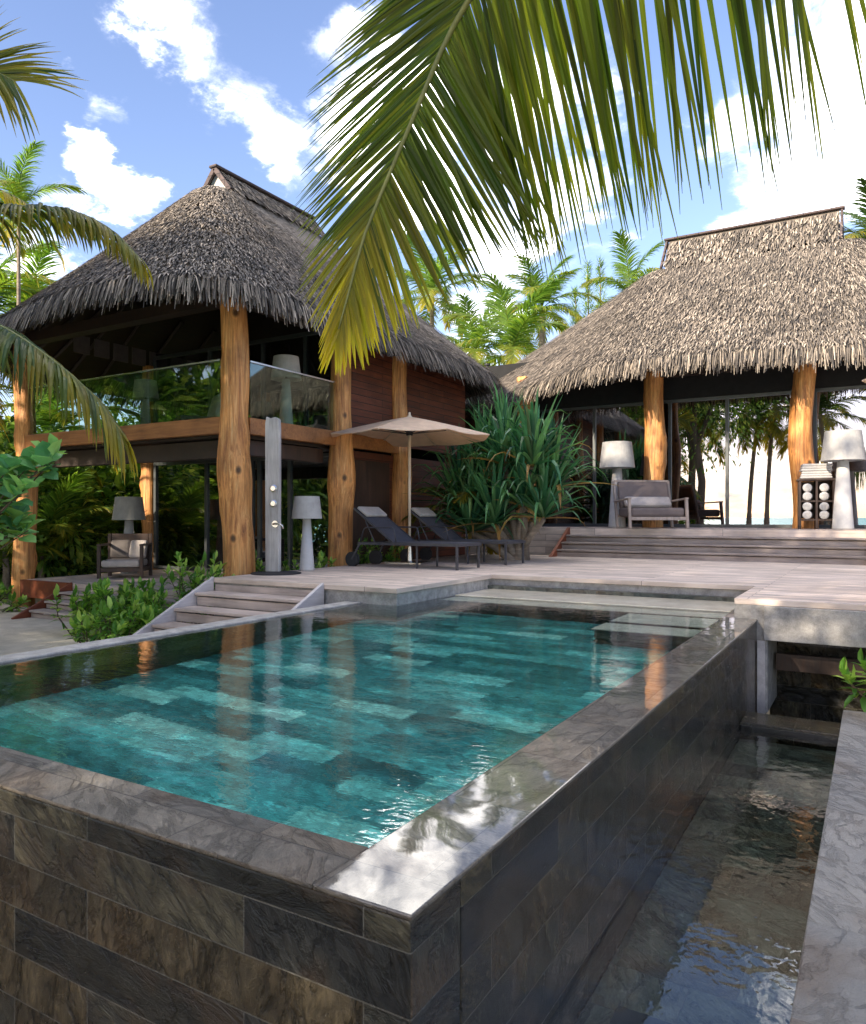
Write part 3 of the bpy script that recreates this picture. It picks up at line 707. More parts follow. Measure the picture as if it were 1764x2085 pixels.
def umbrella(loc, label, rz=0):
    t = empty('parasol', loc, label, 'umbrella', 'beige parasols', rz)
    H = 2.60; rim = 2.24; Rr = 1.46; n = 8
    cn = MB(); vs = []; fs = []; Kr, Ka = 9, 8
    ang = [2*math.pi*k/(n*Ka) for k in range(n*Ka)]
    def zprof(f): return H+(rim-H)*(f**1.12)
    for lay, dz in ((0,0),(1,-.012)):
        for j in range(Kr+1):
            f = max(.03, j/Kr)
            for i, a in enumerate(ang):
                u = (i % Ka)/Ka; c_ = math.cos(math.pi/n)/math.cos((u-.5)*2*math.pi/n)
                sag = .035*math.sin(math.pi*u)*f
                rr = Rr*f*(1+(c_-1)*1.0)
                vs.append((rr*math.cos(a), rr*math.sin(a), zprof(f)-sag+dz))
    m = n*Ka; L0 = (Kr+1)*m
    for j in range(Kr):
        for i in range(m):
            i2 = (i+1) % m
            fs.append((j*m+i, j*m+i2, (j+1)*m+i2, (j+1)*m+i)); fs.append((L0+j*m+i2, L0+j*m+i, L0+(j+1)*m+i, L0+(j+1)*m+i2))
    for i in range(m):
        i2 = (i+1) % m; fs.append((Kr*m+i, Kr*m+i2, L0+Kr*m+i2, L0+Kr*m+i))
    cn.add(vs, fs).build('canopy', 'canopy', t)
    MB().lathe([(.045,H-.03),(.05,H),(.02,H+.03),(.022,H+.07),(.0,H+.085)], 14).build('finial', 'pole', t, smooth=True)
    MB().lathe([(.026,.05),(.026,H-.04)], 14).build('pole', 'pole', t, smooth=True)
    MB().lathe([(.06,H-.33),(.06,H-.26)], 14).build('hub', 'rubber', t)
    for k in range(n):
        a = 2*math.pi*k/n; d = Vector((math.cos(a), math.sin(a), 0))
        rb = MB(); rb.tube([d*.04+Vector((0,0,H-.06)), d*(Rr*.5)+Vector((0,0,zprof(.5)-.03)), d*Rr*.985+Vector((0,0,rim-.02))], .009, 6)
        r2 = rb.build('rib', 'pole', t)
        MB().tube([d*.06+Vector((0,0,H-.30)), d*(Rr*.5)+Vector((0,0,zprof(.5)-.04))], .008, 6).build('strut', 'rubber', r2)
    MB().box(-.33,.33,-.33,.33,0,.035).lathe([(.06,.035),(.05,.05),(.035,.30),(.03,.30)], 14).build('base_plate', 'steel', t, bevel=.006)
    return t
umbrella((-7.12,11.22,ZD), 'open beige parasol standing between the two charcoal loungers', R(12))
umbrella((1.33,8.95,ZD), 'beige parasol at the right edge, only its canopy tip showing', R(0))

# shower post
sp = empty('shower_post', (-7.64,8.3,ZD), 'weathered grey timber shower post with round steel knobs on deck', 'outdoor shower', rz=R(22))
MB().extrude([(-.105,-.05,.02),(.105,-.05,.02),(.108,-.05,2.1),(.10,-.05,2.26),(.05,-.05,2.29),(-.03,-.05,2.27),(-.09,-.05,2.30),(-.11,-.05,2.2)], (0,.1,0)).build('post', 'greywood', sp, bevel=.012)
MB().lathe([(.36,0),(.36,.015),(.34,.02)], 36, (.1,-.15,0)).build('drain_tray', 'rubber', sp)
for z in (1.02,1.24):
    o = MB().lathe([(.055,0),(.055,.02),(.035,.03),(.035,.05)], 18).build('knob', 'steel', sp, smooth=False, loc=(.03,-.05,z)); o.rotation_euler.x = R(90)
MB().tube([(.05,-.05,.72),(.05,-.14,.72),(.14,-.17,.73),(.2,-.17,.70),(.21,-.17,.65)], .014, 10).build('spout', 'steel', sp, smooth=True)
o = MB().lathe([(.05,0),(.05,.015)], 18).build('spout_flange', 'steel', sp, loc=(.05,-.05,.72)); o.rotation_euler.x = R(90)

# pavilion armchair
p = ray(1325,1075)*15.6
ac = empty('armchair', (p.x, p.y, 1.412), 'wide taupe armchair with pale lumbar cushion on the pavilion terrace', 'armchair', rz=R(36))
w = .60
for a_, b_, q_ in (((-w,-.42,.20),(w,-.42,.20),.07),((-w,.36,.26),(w,.36,.26),.06),((-w,.52,1.0),(w,.52,1.0),.05)): MB().bar(a_, b_, .05, q_).build('rail', 'chairwood', ac, bevel=.008)
for sg in (-1, 1):
    MB().bar((sg*w,-.45,0),(sg*w,-.38,.62),.055,.07).build('leg', 'chairwood', ac, bevel=.008)
    MB().bar((sg*w,.30,0),(sg*w,.54,1.0),.05,.06).build('leg', 'chairwood', ac, bevel=.008)
    MB().bar((sg*w,-.43,.61),(sg*w,.46,.56),.075,.035).build('armrest', 'chairwood', ac, bevel=.008)
MB().box(-w+.04,w-.04,-.42,.38,.24,.42).build('seat_cushion', 'taupe', ac, bevel=.05)
MB().bar((0,.30,.40),(0,.47,.98), 2*w-.10, .12, up=(0,-1,.2)).build('back_cushion', 'taupe', ac, bevel=.045)
MB().bar((0,.10,.44),(0,.24,.64), 1.0, .15, up=(0,-1,.4)).build('lumbar_cushion', 'palecloth', ac, bevel=.06)
# terrace armchair (left)
ta = empty('terrace_armchair', (-12.3,9.3,ZT), 'dark wood armchair with pale seat and two cushions on lower terrace', 'armchair', rz=R(38))
w = .38
MB().box(-w,w,-.36,.36,.12,.20).build('frame', 'espresso', ta, bevel=.006)
for sx in (-1, 1):
    for sy in (-1, 1): MB().box(sx*w-.03,sx*w+.03,sy*.34-.03,sy*.34+.03,0,.60 if sy < 0 else .82).build('leg', 'espresso', ta, bevel=.005)
    MB().box(sx*w-.035,sx*w+.035,-.37,.37,.601,.64).build('armrest', 'espresso', ta, bevel=.006)
MB().box(-w+.04,w-.04,.32,.37,.20,.82).build('backrest', 'espresso', ta, bevel=.006)
MB().box(-w+.04,w-.04,-.38,.30,.205,.34).build('seat_cushion', 'palecloth', ta, bevel=.04)
o = MB().box(-.19,.19,-.06,.06,0,.36).build('back_cushion', 'greycloth', ta, bevel=.05, loc=(-.16,.24,.35)); o.rotation_euler = (R(-14),0,0)
o = MB().box(-.17,.17,-.06,.06,0,.36).build('scatter_cushion', 'palecloth', ta, bevel=.05, loc=(.17,.16,.35)); o.rotation_euler = (R(-18),0,R(-14))
# balcony lounge chair
ba = empty('balcony_chair', (-10.35,9.3,3.065), 'low cushioned chair behind the balcony glass near the tall main column', 'armchair', rz=R(-30))
MB().box(-.36,.36,-.36,.36,.1,.18).build('frame', 'espresso', ba, bevel=.006)
for sx in (-1,1):
    for sy in (-1,1): MB().box(sx*.33-.025,sx*.33+.025,sy*.33-.025,sy*.33+.025,0,.1).build('leg', 'espresso', ba)
MB().box(-.34,.34,-.36,.3,.185,.33).build('seat_cushion', 'greycloth', ba, bevel=.04)
o = MB().box(-.34,.34,-.07,.07,0,.46).build('back_cushion', 'palecloth', ba, bevel=.05, loc=(0,.28,.33)); o.rotation_euler.x = R(-16)

# towel cabinet
p = ray(1662,1075)*14.55
tc = empty('towel_cabinet', (p.x, p.y, 1.412), 'dark brown open towel cabinet standing before the right pavilion column', 'cabinet', rz=R(8))
w, d, h = .31, .2, .97
bd = MB()
for x in (-w, -.02, w-.04): bd.box(x, x+.04, -d, d, 0, h-.04)
bd.build('side_panel', 'espresso', tc, bevel=.004)
MB().box(-w-.02, w+.02, -d-.02, d+.02, h-.039, h).build('top', 'espresso', tc, bevel=.004)
for z in (.16,.52): MB().box(-w+.041, -.021, -d, d, z, z+.03).box(.021, w-.041, -d, d, z, z+.03).build('shelf', 'espresso', tc)
MB().box(-w+.041, w-.041, d-.02, d-.001, .2, h-.05).build('back_panel', 'espresso', tc)
def towel_roll(loc, label, r=.082, L=.34, axis='y'):
    mb = MB(); n = 20; vs = []; fs = []
    K = [(-L/2,.75),(-L/2+.015,1),(L/2-.015,1),(L/2,.75)]
    for y, s_ in K:
        for k in range(n):
            a = 6.28318*k/n; rr = r*s_*(1+.06*noise.noise((math.cos(a)*2+loc[0]*9, math.sin(a)*2, y*6+loc[2]*7)))
            vs.append((rr*math.cos(a), y, rr*math.sin(a)))
    for j in range(3):
        for k in range(n): fs.append((j*n+k, (j+1)*n+k, (j+1)*n+(k+1)%n, j*n+(k+1)%n))
    fs += [tuple(range(n)), tuple(range(4*n-1,3*n-1,-1))]
    sp_ = []
    mb.add(vs, fs)
    for k in range(26):
        a = k*.55; rr = r*.12+r*.6*k/26
        sp_.append((rr*math.cos(a), -L/2-.002, rr*math.sin(a)))
    mb.tube(sp_, .006, 5)
    o = mb.build('rolled_towel', 'towel', None, smooth=True); o.location = loc
    return tag(o, label, 'towel', 'rolled towels in the cabinet')
mw = Matrix.Translation(Vector(tc.location)) @ Matrix.Rotation(R(8), 4, 'Z')
names = {(-1,0): 'left lower', (1,0): 'right lower', (-1,1): 'left upper', (1,1): 'right upper'}
for sx, xc in ((-1,-.145),(1,.145)):
    for lv, z0 in ((0,.19),(1,.55)):
        for k in range(2):
            q = mw @ Vector((xc, -.06, z0+.081+k*.162))
            towel_roll(q, f"rolled white towel, {'lower' if k == 0 else 'upper'} of two in the {names[(sx,lv)]} cubby of the cabinet")
for k, (zz, lab) in enumerate(((.0,'lower folded white towel of the pair on top of the cabinet'),(.145,'upper folded white towel of the pair on top of the cabinet'))):
    mb = MB()
    for lay in range(3): mb.box(-.28+.012*lay, .27-.01*((lay+k) % 3), -.17, .15, .047*lay, .047*lay+.0465)
    o = mb.build('folded_towel', 'towel', None, bevel=.02); o.location = mw @ Vector((.0, -.02, h+.001+zz)); o.rotation_euler.z = R(8+4*k)
    tag(o, lab, 'towel', 'folded towels on the cabinet')

# handrail at the right
hr = empty('handrail', (0,0,0), 'thin dark metal handrail standing on the deck at the right edge', 'handrail')
MB().tube([(-.05,8.75,ZD),(-.05,8.75,ZD+.62),(-.02,8.75,ZD+.70),(.1,8.76,ZD+.74),(1.2,8.8,ZD+.74)], .014, 8).build('rail', 'rubber', hr, smooth=True)
MB().tube([(1.1,8.8,ZD),(1.1,8.8,ZD+.72)], .014, 8).build('post', 'rubber', hr, smooth=True)

# ------------------------------------------------------------------ plants
AWAY_SIDE = 1
def frond_into(lf, rc, pts, leaf_len, n, width, rn, droop=.35, a0=68, a1=22, vee=.2, roll=0.0, yellow=lambda t: 0.0, side=(1,1), t0=.1, seg=5, up=None, prof=None, away=None, lenfn=None, angfn=None, rad=.016, jit=.06):
    P = catmull(pts, 60); Lt = [0]
    for a, b in zip(P[:-1], P[1:]): Lt.append(Lt[-1]+(b-a).length)
    tot = Lt[-1]
    def pos(t):
        x = t*tot; i = 0
        while i < 58 and Lt[i+1] < x: i += 1
        k = (x-Lt[i])/max(1e-6, Lt[i+1]-Lt[i]); return P[i].lerp(P[i+1], k), (P[i+1]-P[i]).normalized()
    rc.tube(P[::3]+[P[-1]], [rad*(1-.8*i/20) for i in range(len(P[::3])+1)], 6)
    Z = Vector((0,0,1)); upv = Vector(up) if up else Z
    for sg in (-1, 1):
        if not side[(sg+1)//2]: continue
        for i in range(n):
            t = t0+(1-t0)*(i+rn.uniform(.2,.8))/n
            p, T = pos(min(.999, t)); S = T.cross(upv)
            if S.length < .15: S = T.cross(Vector((0,1,.3)))
            S.normalize(); N_ = S.cross(T).normalized()
            if roll: q = Matrix.Rotation(roll, 3, T); S = q @ S; N_ = q @ N_
            pr = prof(t) if prof else (.45+.55*math.sin(math.pi*min(1, .12+t*.80)))
            L = leaf_len*pr*rn.uniform(.88,1.1)*side[(sg+1)//2]
            if lenfn: L = lenfn((1-t)*tot)*rn.uniform(.9,1.08)*side[(sg+1)//2]
            an = R((angfn((1-t)*tot) if angfn else a0+(a1-a0)*t)+rn.gauss(0,2.5 if lenfn else 4))
            d = T*math.cos(an)+(S*sg*math.cos(vee)+N_*math.sin(vee))*math.sin(an)
            if away and sg == AWAY_SIDE: d = T*math.cos(an)+(S*sg*.54+away*.62+Vector((0,0,-.30)))*math.sin(an)
            d = (d+Vector((rn.gauss(0,jit),rn.gauss(0,jit),rn.gauss(0,jit)))).normalized()
            dr = droop*rn.uniform(.7,1.35)
            yl = min(1, max(0, yellow(t)+rn.gauss(0,.12)*(1 if yellow(t) > .05 else .3)))
            vs = []; fs = []; q = p.copy(); tn = []
            for k in range(seg+1):
                u = k/seg
                W = T-d*T.dot(d)
                if W.length < .2: W = S-d*S.dot(d)
                W.normalize(); up_ = d.cross(W)
                wd = width*(.5+.5*min(1, u*5))*(1-u**2.2)*.5+.0008
                vs += [q-W*wd, q+up_*wd*.35*(1 if up_.z > 0 else -1), q+W*wd]
                tn += [min(1, yl*(.6+.9*u))]*3
                d = (d-Z*dr/seg*(.5+1.3*u)).normalized(); q = q+d*(L/seg)
            for k in range(seg):
                b = k*3; fs += [(b,b+1,b+4,b+3), (b+1,b+2,b+5,b+4)]
            b0 = len(lf.v); lf.v += [tuple(x) for x in vs]; lf.t += tn; lf.f += [tuple(x+b0 for x in f) for f in fs]

def frond_object(name, pts, parent, leafm, **kw):
    lf, rc = MB(), MB(); frond_into(lf, rc, pts, **kw)
    o = lf.build(name, leafm, parent); rc.build('rachis', 'rachis', o, smooth=True); return o

# frond templates: local, base at origin, pointing along +X
def arc(L, e0, e1, n=7):
    pts = [Vector((0,0,0))]; 
    for i in range(n):
        e = R(e0+(e1-e0)*((i+.5)/n)**1.1); pts.append(pts[-1]+Vector((math.cos(e),0,math.sin(e)))*(L/n))
    return pts
TPL = {}
def template(key, leafm, L, e0, e1, seed, yl=0.0, nleaf=58):
    lf, rc = MB(), MB(); rn = random.Random(seed)
    frond_into(lf, rc, arc(L, e0, e1), L*.30, nleaf, .062*L/3.5, rn, droop=.75, vee=.15, yellow=lambda t: yl*(t**1.5), seg=4, jit=.05, rad=.028)
    b = len(lf.v); nf = len(lf.f)
    lf.v += rc.v; lf.t += [.12]*len(rc.v); lf.f += [tuple(i+b for i in f) for f in rc.f]
    me = lf.mesh('frond', leafm); TPL.setdefault(key, []).append(me)
for km, lm in (('dark', 'palm'), ('light', 'palm_light')):
    template(km, lm, 3.3, 78, 25, 1); template(km, lm, 3.5, 60, -10, 2, .15); template(km, lm, 3.6, 42, -42, 3, .3)
    template(km, lm, 3.5, 15, -62, 4, .5); template(km, lm, 3.0, -15, -80, 5, .8)
def palm(loc, h, label, group=None, key='dark', nf=17, sc=1.0, lean=(0,0), seed=0, trunk_r=.14, cat='palm tree', name='coconut_palm'):
    rn = random.Random(seed+100)
    t = empty(name, loc, label, cat, group)
    top = Vector((lean[0], lean[1], h))
    pts = [Vector((0,0,-.2)), Vector((lean[0]*.15, lean[1]*.15, h*.33)), Vector((lean[0]*.5, lean[1]*.5, h*.68)), top]
    P = catmull(pts, 46)
    MB().tube(P, [trunk_r*(1.35-.6*min(1, i/12)+.0) * (1+.05*(i % 2)) if i < 12 else trunk_r*(.75-.15*i/46)*(1+.06*(i % 2)) for i in range(46)], 12).build('trunk', 'bark', t, smooth=True)
    for i in range(nf):
        a = i*2.39996+rn.uniform(-.25,.25); k = min(4, int(5*(i+.5)/nf))
        o = bpy.data.objects.new('frond', TPL[key][k]); col.objects.link(o); o.parent = t
        o.location = top+Vector((0,0,.05-.3*i/nf)); s_ = sc*rn.uniform(.85,1.12)
        o.rotation_euler = (rn.gauss(0,.1), rn.gauss(0,.08), a); o.scale = (s_,s_,s_)
    return t

# --- the big frond hanging over the camera, with its palm just outside the view at right
rn = random.Random(11)
fp = empty('overhanging_palm', (0,0,0), 'large olive coconut frond hanging down over the pool from above', 'palm tree')
pp = [Vector((1.2,.9,4.6)), at(1780,-1150,1.5), at(1430,-640,1.75), at(1190,-330,2.0), at(1045,-130,2.2), at(955,0,2.32), at(905,90,2.38), at(850,220,2.38), at(795,350,2.40), at(742,480,2.42), at(712,590,2.45), at(690,670,2.47)]
toward = -(ray(850,300)).normalized()
base = pp[0]
fr_ = frond_object('frond', pp, fp, 'frond_front', leaf_len=1.0, n=340, width=.0185, rn=rn, droop=.12, vee=.05, away=-toward, up=toward+Vector((0,0,.15)), t0=.02, seg=9,
    yellow=lambda t: max(0, (t-.86)*5)+.05, lenfn=lambda r: float(np.interp(r, [0,.12,.5,.85,1.14,1.5,3,5], [.16,.24,.44,.62,.86,1.02,1.2,1.1])),
    angfn=lambda r: float(np.interp(r, [0,.15,.5,1.2,2.2], [14,26,52,60,70])), rad=.016, jit=.018)
tb = Vector((2.9,-.3,-.1)); tt = base+Vector((.25,-.05,-.05))
P = catmull([tb, tb.lerp(tt,.35)+Vector((.3,0,0)), tb.lerp(tt,.7)+Vector((.25,0,0)), tt], 40)
MB().tube(P, [.15-.05*i/40+.006*(i % 2) for i in range(40)], 12).build('trunk', 'bark', fp, smooth=True)
for i, (az, k) in enumerate(((20,1),(60,2),(-40,2),(-75,1),(30,3),(-10,3))):
    o = bpy.data.objects.new('frond', TPL['dark'][k]); col.objects.link(o); o.parent = fp; o.location = tt; o.rotation_euler = (0,0,R(az))

# --- palm at the left edge: three fronds reach into the view
lp = empty('left_edge_palm', (0,0,0), 'coconut palm outside the left edge with fronds reaching over the house', 'palm tree')
rn = random.Random(5)
kw = dict(rn=rn, droop=2.3, vee=.05, seg=6, t0=.05, a0=80, a1=42)
crown = at(-330,560,8.2)
frond_object('frond', [crown, at(-190,452,8.2), at(-60,424,8.1), at(60,420,8.0), at(150,430,8.0), at(225,466,8.0), at(282,522,8.0)], lp, 'palm', leaf_len=.80, n=120, width=.044, yellow=lambda t: .04+.22*t, rad=.02, prof=lambda t: .9-.55*max(0,t-.3), **kw)
frond_object('frond', [crown, at(-180,590,7.6), at(-80,632,7.3), at(10,668,7.1), at(100,728,7.0), at(185,800,7.0), at(243,875,7.0)], lp, 'palm', leaf_len=.95, n=130, width=.042, yellow=lambda t: max(0,1.2*(t-.7))+.03, rad=.02, prof=lambda t: .95-.5*max(0,t-.3), **kw)
frond_object('frond', [crown, at(-260,300,7.4), at(-170,190,7.0), at(-95,135,6.8), at(-35,135,6.7), at(30,165,6.7)], lp, 'palm', leaf_len=1.0, n=150, width=.032, yellow=lambda t: .25, rad=.02, up=(.5,-.85,.2), prof=lambda t: .95-.3*t, **{**kw, 'droop': .35, 'a0': 60, 'a1': 34})
frond_object('frond', [crown, at(-250,380,8.6), at(-120,340,9.0), at(-40,370,9.2), at(30,400,9.2), at(70,425,9.2)], lp, 'palm_light', leaf_len=.55, n=44, width=.036, yellow=lambda t: .75, rad=.02, **kw)
cb = Vector((crown.x-.6, crown.y-.8, 0))
MB().tube(catmull([cb, cb.lerp(crown,.5)+Vector((-.2,0,0)), crown], 30), [.17-.05*i/30+.007*(i % 2) for i in range(30)], 12).build('trunk', 'bark', lp, smooth=True)
for i, (az, k) in enumerate(((150,1),(190,2),(235,2),(270,3),(215,0),(120,3),(170,3))):
    o = bpy.data.objects.new('frond', TPL['dark'][k]); col.objects.link(o); o.parent = lp; o.location = crown; o.rotation_euler = (0,0,R(az)); o.scale = (.9,.9,.9)

# --- palms behind the houses
def palm_at(px, py, d, label, **kw):
    q = at(px, py, d); return palm((q.x, q.y, 0), q.z, label, **kw)
palm_at(1104, 625, 33, 'bright palm with visible trunk in the gap between the roofs', key='light', nf=20, sc=.78, seed=1, trunk_r=.2)
palm_at(1040, 715, 25, 'young palm with upright bright fronds behind the brown shingle roof', key='light', nf=14, sc=.8, seed=2)
palm_at(965, 720, 29, 'pale green palm touching the left roof beside the vent pipe', key='light', nf=15, sc=.8, seed=9)
palm_at(1285, 600, 34, 'palm rising behind the left slope of the pavilion roof', key='light', nf=13, sc=.8, seed=3)
palm_at(1790, 520, 30, 'palm behind the right end of the pavilion ridge', key='dark', nf=16, sc=.9, seed=4)
palm_at(880, 600, 31, 'yellowish palm behind the left roof under the big frond', key='light', nf=16, sc=.8, seed=5)
palm_at(38, 425, 17, 'small palm with upright fronds above the left frond', key='light', nf=13, sc=.42, seed=6, trunk_r=.06)
palm_at(112, 880, 17.5, 'slender leaning palm trunk on the jungle edge beyond the terrace', key='light', nf=12, sc=.6, seed=16, trunk_r=.1, lean=(-.3,.1))
palm_at(-60, 640, 19, 'bright palm low at the left edge beyond the house', key='light', nf=20, sc=.95, seed=7)
palm_at(60, 690, 22, 'pale palm behind the left end of the thatched eave', key='light', nf=16, sc=.8, seed=8)
# casuarinas
def casuarina(px, py, d, h, label):
    q = at(px, py, d); t = empty('casuarina_tree', (q.x, q.y, 0), label, 'tree', 'thin casuarinas between the roofs')
    H = q.z; rn = random.Random(int(px))
    MB().tube([(0,0,0),(0.1,0,H*.5),(0,0,H)], [.14,.09,.015], 8).build('trunk', 'treebark', t, smooth=True)
    lf = MB()
    for i in range(1500):
        f = rn.random(); z = H*(.45+.55*f); r = (1-f)*.9*rn.random()+.12*rn.random(); a = rn.uniform(0,6.28)
        p = Vector((r*math.cos(a), r*math.sin(a), z)); d_ = Vector((math.cos(a)*.5, math.sin(a)*.5, rn.uniform(-.4,.9))).normalized()*rn.uniform(.2,.45)
        w_ = Vector((-math.sin(a), math.cos(a), 0))*.02
        lf.add([p-w_, p+w_, p+d_], [(0,1,2)])
    lf.build('crown', 'jungle', t)
casuarina(1197, 535, 36, 0, 'taller thin casuarina spire between the roofs')
casuarina(1222, 528, 38, 0, 'second thin casuarina spire nearer the pavilion roof')
casuarina(1172, 588, 37, 0, 'lowest casuarina spire, nearest the gap palm')

# --- broadleaf jungle trees
def leaf_quad(mb, p, d, nrm, L, W, fold=.25, tint=0.0):
    d = d.normalized(); w = d.cross(nrm)
    if w.length < .05: w = d.cross(Vector((1,0,0)))
    w.normalize(); up = w.cross(d); 
    b = len(mb.v); m1 = p+d*L*.4; m2 = p+d*L*.75
    mb.v += [tuple(p), tuple(m1-w*W*.5+up*fold*W), tuple(m1), tuple(m1+w*W*.5+up*fold*W), tuple(m2-w*W*.4+up*fold*W*.7-up*.08*L), tuple(m2-up*.06*L), tuple(m2+w*W*.4+up*fold*W*.7-up*.08*L), tuple(p+d*L-up*.2*L)]
    mb.t += [tint]*8
    mb.f += [(b,b+2,b+1), (b,b+3,b+2), (b+1,b+2,b+5,b+4), (b+2,b+3,b+6,b+5), (b+4,b+5,b+7), (b+5,b+6,b+7)]
def crown_mesh(name, m, rx, ry, rz, nclump, nleaf, L, W, seed, clump_r=.5, bare=.0):
    rn = random.Random(seed); mb = MB()
    for c in range(nclump):
        while True:
            q = Vector((rn.uniform(-1,1), rn.uniform(-1,1), rn.uniform(-1,1)))
            if q.length < 1 and q.length > bare: break
        q = Vector((q.x*rx, q.y*ry, q.z*rz)); cr = clump_r*rn.uniform(.6,1.3); out = Vector((q.x/rx, q.y/ry, q.z/rz))
        for i in range(nleaf):
            o = Vector((rn.gauss(0,1), rn.gauss(0,1), rn.gauss(0,.75))); p = q+o*cr*.5
            d = (o.normalized()+out*.5+Vector((rn.gauss(0,.35), rn.gauss(0,.35), rn.gauss(-.1,.35)))).normalized()
            nr = Vector((rn.gauss(0,.4), rn.gauss(0,.4), 1)).normalized(); s_ = rn.uniform(.6,1.3)
            leaf_quad(mb, p, d, nr, L*s_, W*s_)
    return mb.mesh(name, m)
CROWN = [crown_mesh('crown', 'jungle', 1.5,1.5,1.5, 46, 75, .22,.11, 1, .65), crown_mesh('crown', 'jungle', 1.7,1.5,1.3, 34, 70, .34,.15, 2, .7),
         crown_mesh('crown', 'jungle', 1.3,1.4,1.7, 30, 45, .55,.16, 3, .7)]
CROWN += [crown_mesh('crown', 'jungle', 1.6,1.6,1.2, 54, 150, .085,.04, 4, .55)]
TRK = MB().tube([(0,0,-.1),(.08,.03,.4),(-.05,.05,.75),(0,0,1.0)], [.075,.06,.05,.03], 8)
TRK.tube([(-.02,.05,.6),(.25,.1,.85),(.4,.15,1.05)], [.035,.025,.012], 6).tube([(.0,.04,.55),(-.25,-.1,.85),(-.4,-.2,1.0)], [.035,.025,.012], 6)
TRK = TRK.mesh('trunk', 'treebark', True)
def jtree(x, y, h, s, label, group, seed, k=None):
    rn = random.Random(seed)
    t = empty('jungle_tree', (x, y, 0), label, 'tree', group)
    o = bpy.data.objects.new('trunk', TRK); col.objects.link(o); o.parent = t; o.scale = (s*1.3, s*1.3, h)
    o = bpy.data.objects.new('crown', CROWN[k if k is not None else rn.randrange(3)]); col.objects.link(o); o.parent = t; o.location = (0,0,h)
    o.scale = (s,s,s*rn.uniform(.85,1.2)); o.rotation_euler.z = rn.uniform(0,6.28)
    return t
rn = random.Random(42); sd = 0
G1 = 'jungle trees behind and beside the left house'
for i in range(24):                                    # behind / left of the house, seen through the veranda
    y = rn.uniform(9, 22); x = -16.4-rn.uniform(0, 5)-max(0, (y-14)*.1)
    jtree(x, y, rn.uniform(.9,3.4), rn.uniform(.8,1.25), 'leafy tree in the dense jungle beyond the left house', G1, 500+i)
for i in range(10):
    jtree(-14.9-rn.uniform(0,1.2), rn.uniform(8.9,15), rn.uniform(.4,1.0), rn.uniform(.35,.6), 'low leafy shrub on the jungle edge beyond the left terrace', G1+' edge', 540+i)
for i, (x, y, s_) in enumerate(((-15.2,9.4,.62),(-15.6,11.0,.75),(-14.9,12.6,.6),(-16.2,13.4,.8),(-15.1,8.6,.5))):
    t = empty('areca_palm', (x, y, 0), 'fronded understorey palm at the jungle edge beyond the left terrace', 'palm tree', 'understorey palms beyond the left terrace')
    for k in range(11):
        o = bpy.data.objects.new('frond', TPL['light'][rn.choice((0,1,1,2,2))]); col.objects.link(o); o.parent = t
        q_ = s_*rn.uniform(.7,1.1); o.scale = (q_,q_,q_); o.rotation_euler = (0, -rn.uniform(0,.3), k*2.4+rn.random()*.5); o.location = (rn.uniform(-.1,.1), rn.uniform(-.1,.1), .5+.5*rn.random())
    MB().tube([(0,0,-.1),(.03,.02,.5),(0,0,1.0)], [.09,.07,.05], 8).build('trunk', 'bark', t, smooth=True)
G2 = 'jungle trees mirrored in the left house glass'
for i in range(22):                                    # left of the pool, out of view but mirrored in the glass and water
    y = rn.uniform(-6, 7.0); x = -18.5-rn.uniform(0,7)
    if y > -.5*x-1.6: y -= 3
    jtree(x, y, rn.uniform(1.0,4.8), rn.uniform(1.1,1.7), 'leafy tree of the jungle mirrored in the house glass', G2, 600+i)
for i in range(16):
    jtree(-30+i*3.6+rn.uniform(-1,1), 30+rn.uniform(-2,4), rn.uniform(1.5,3.2), rn.uniform(1.3,1.9), 'tree of the far green belt behind the roofs', 'trees behind both houses', 700+i)
# beach palms behind the camera: mirrored in the pavilion glass, shading the pool
BP = [(-9.6,-11,7.2,(.6,.4)),(-6.5,-12,7.6,(.5,-.5)),(-5.6,-12.6,8.2,(.5,.3)),(-2.2,-11.5,7.4,(-.5,.2)),(-13.5,-10,6.6,(.8,.3)),(-17,-9,7.0,(.3,.6)),(2.2,-10,7.2,(.4,.2)),(6,-12,7.4,(-.4,0)),(-11.5,-13,6.4,(0,.3)),(-15.5,-5.5,8.6,(.6,.4)),(-21,-6,7.5,(.4,.2))]
for i, (x, y, h, ln) in enumerate(BP):
    palm((x, y, 0), h, 'slender beach palm mirrored in the pavilion glass', 'beach palms mirrored in the glass', nf=18, sc=1.0, lean=ln, seed=30+i, trunk_r=.17)
for i in range(7):
    jtree(-12.5+rn.uniform(-5,3), -8.5+rn.uniform(-3,2), rn.uniform(.7,1.2), rn.uniform(.6,.9), 'leafy beach shrub mirrored in the pavilion glass', 'beach shrubs mirrored in the glass', 800+i)

G3 = 'tall shade trees behind the viewpoint'
for i, (x, y, h, s_) in enumerate(((-15,-7,8,2.6),(-11.5,-6.5,9.5,2.7),(-8.5,-7.5,9,2.6),(-13,-10,12,2.8),(-9.5,-10,12.5,2.6))):
    jtree(x, y, h, s_, 'tall spreading shade tree on the beach mirrored in the glass', G3, 900+i, k=3)
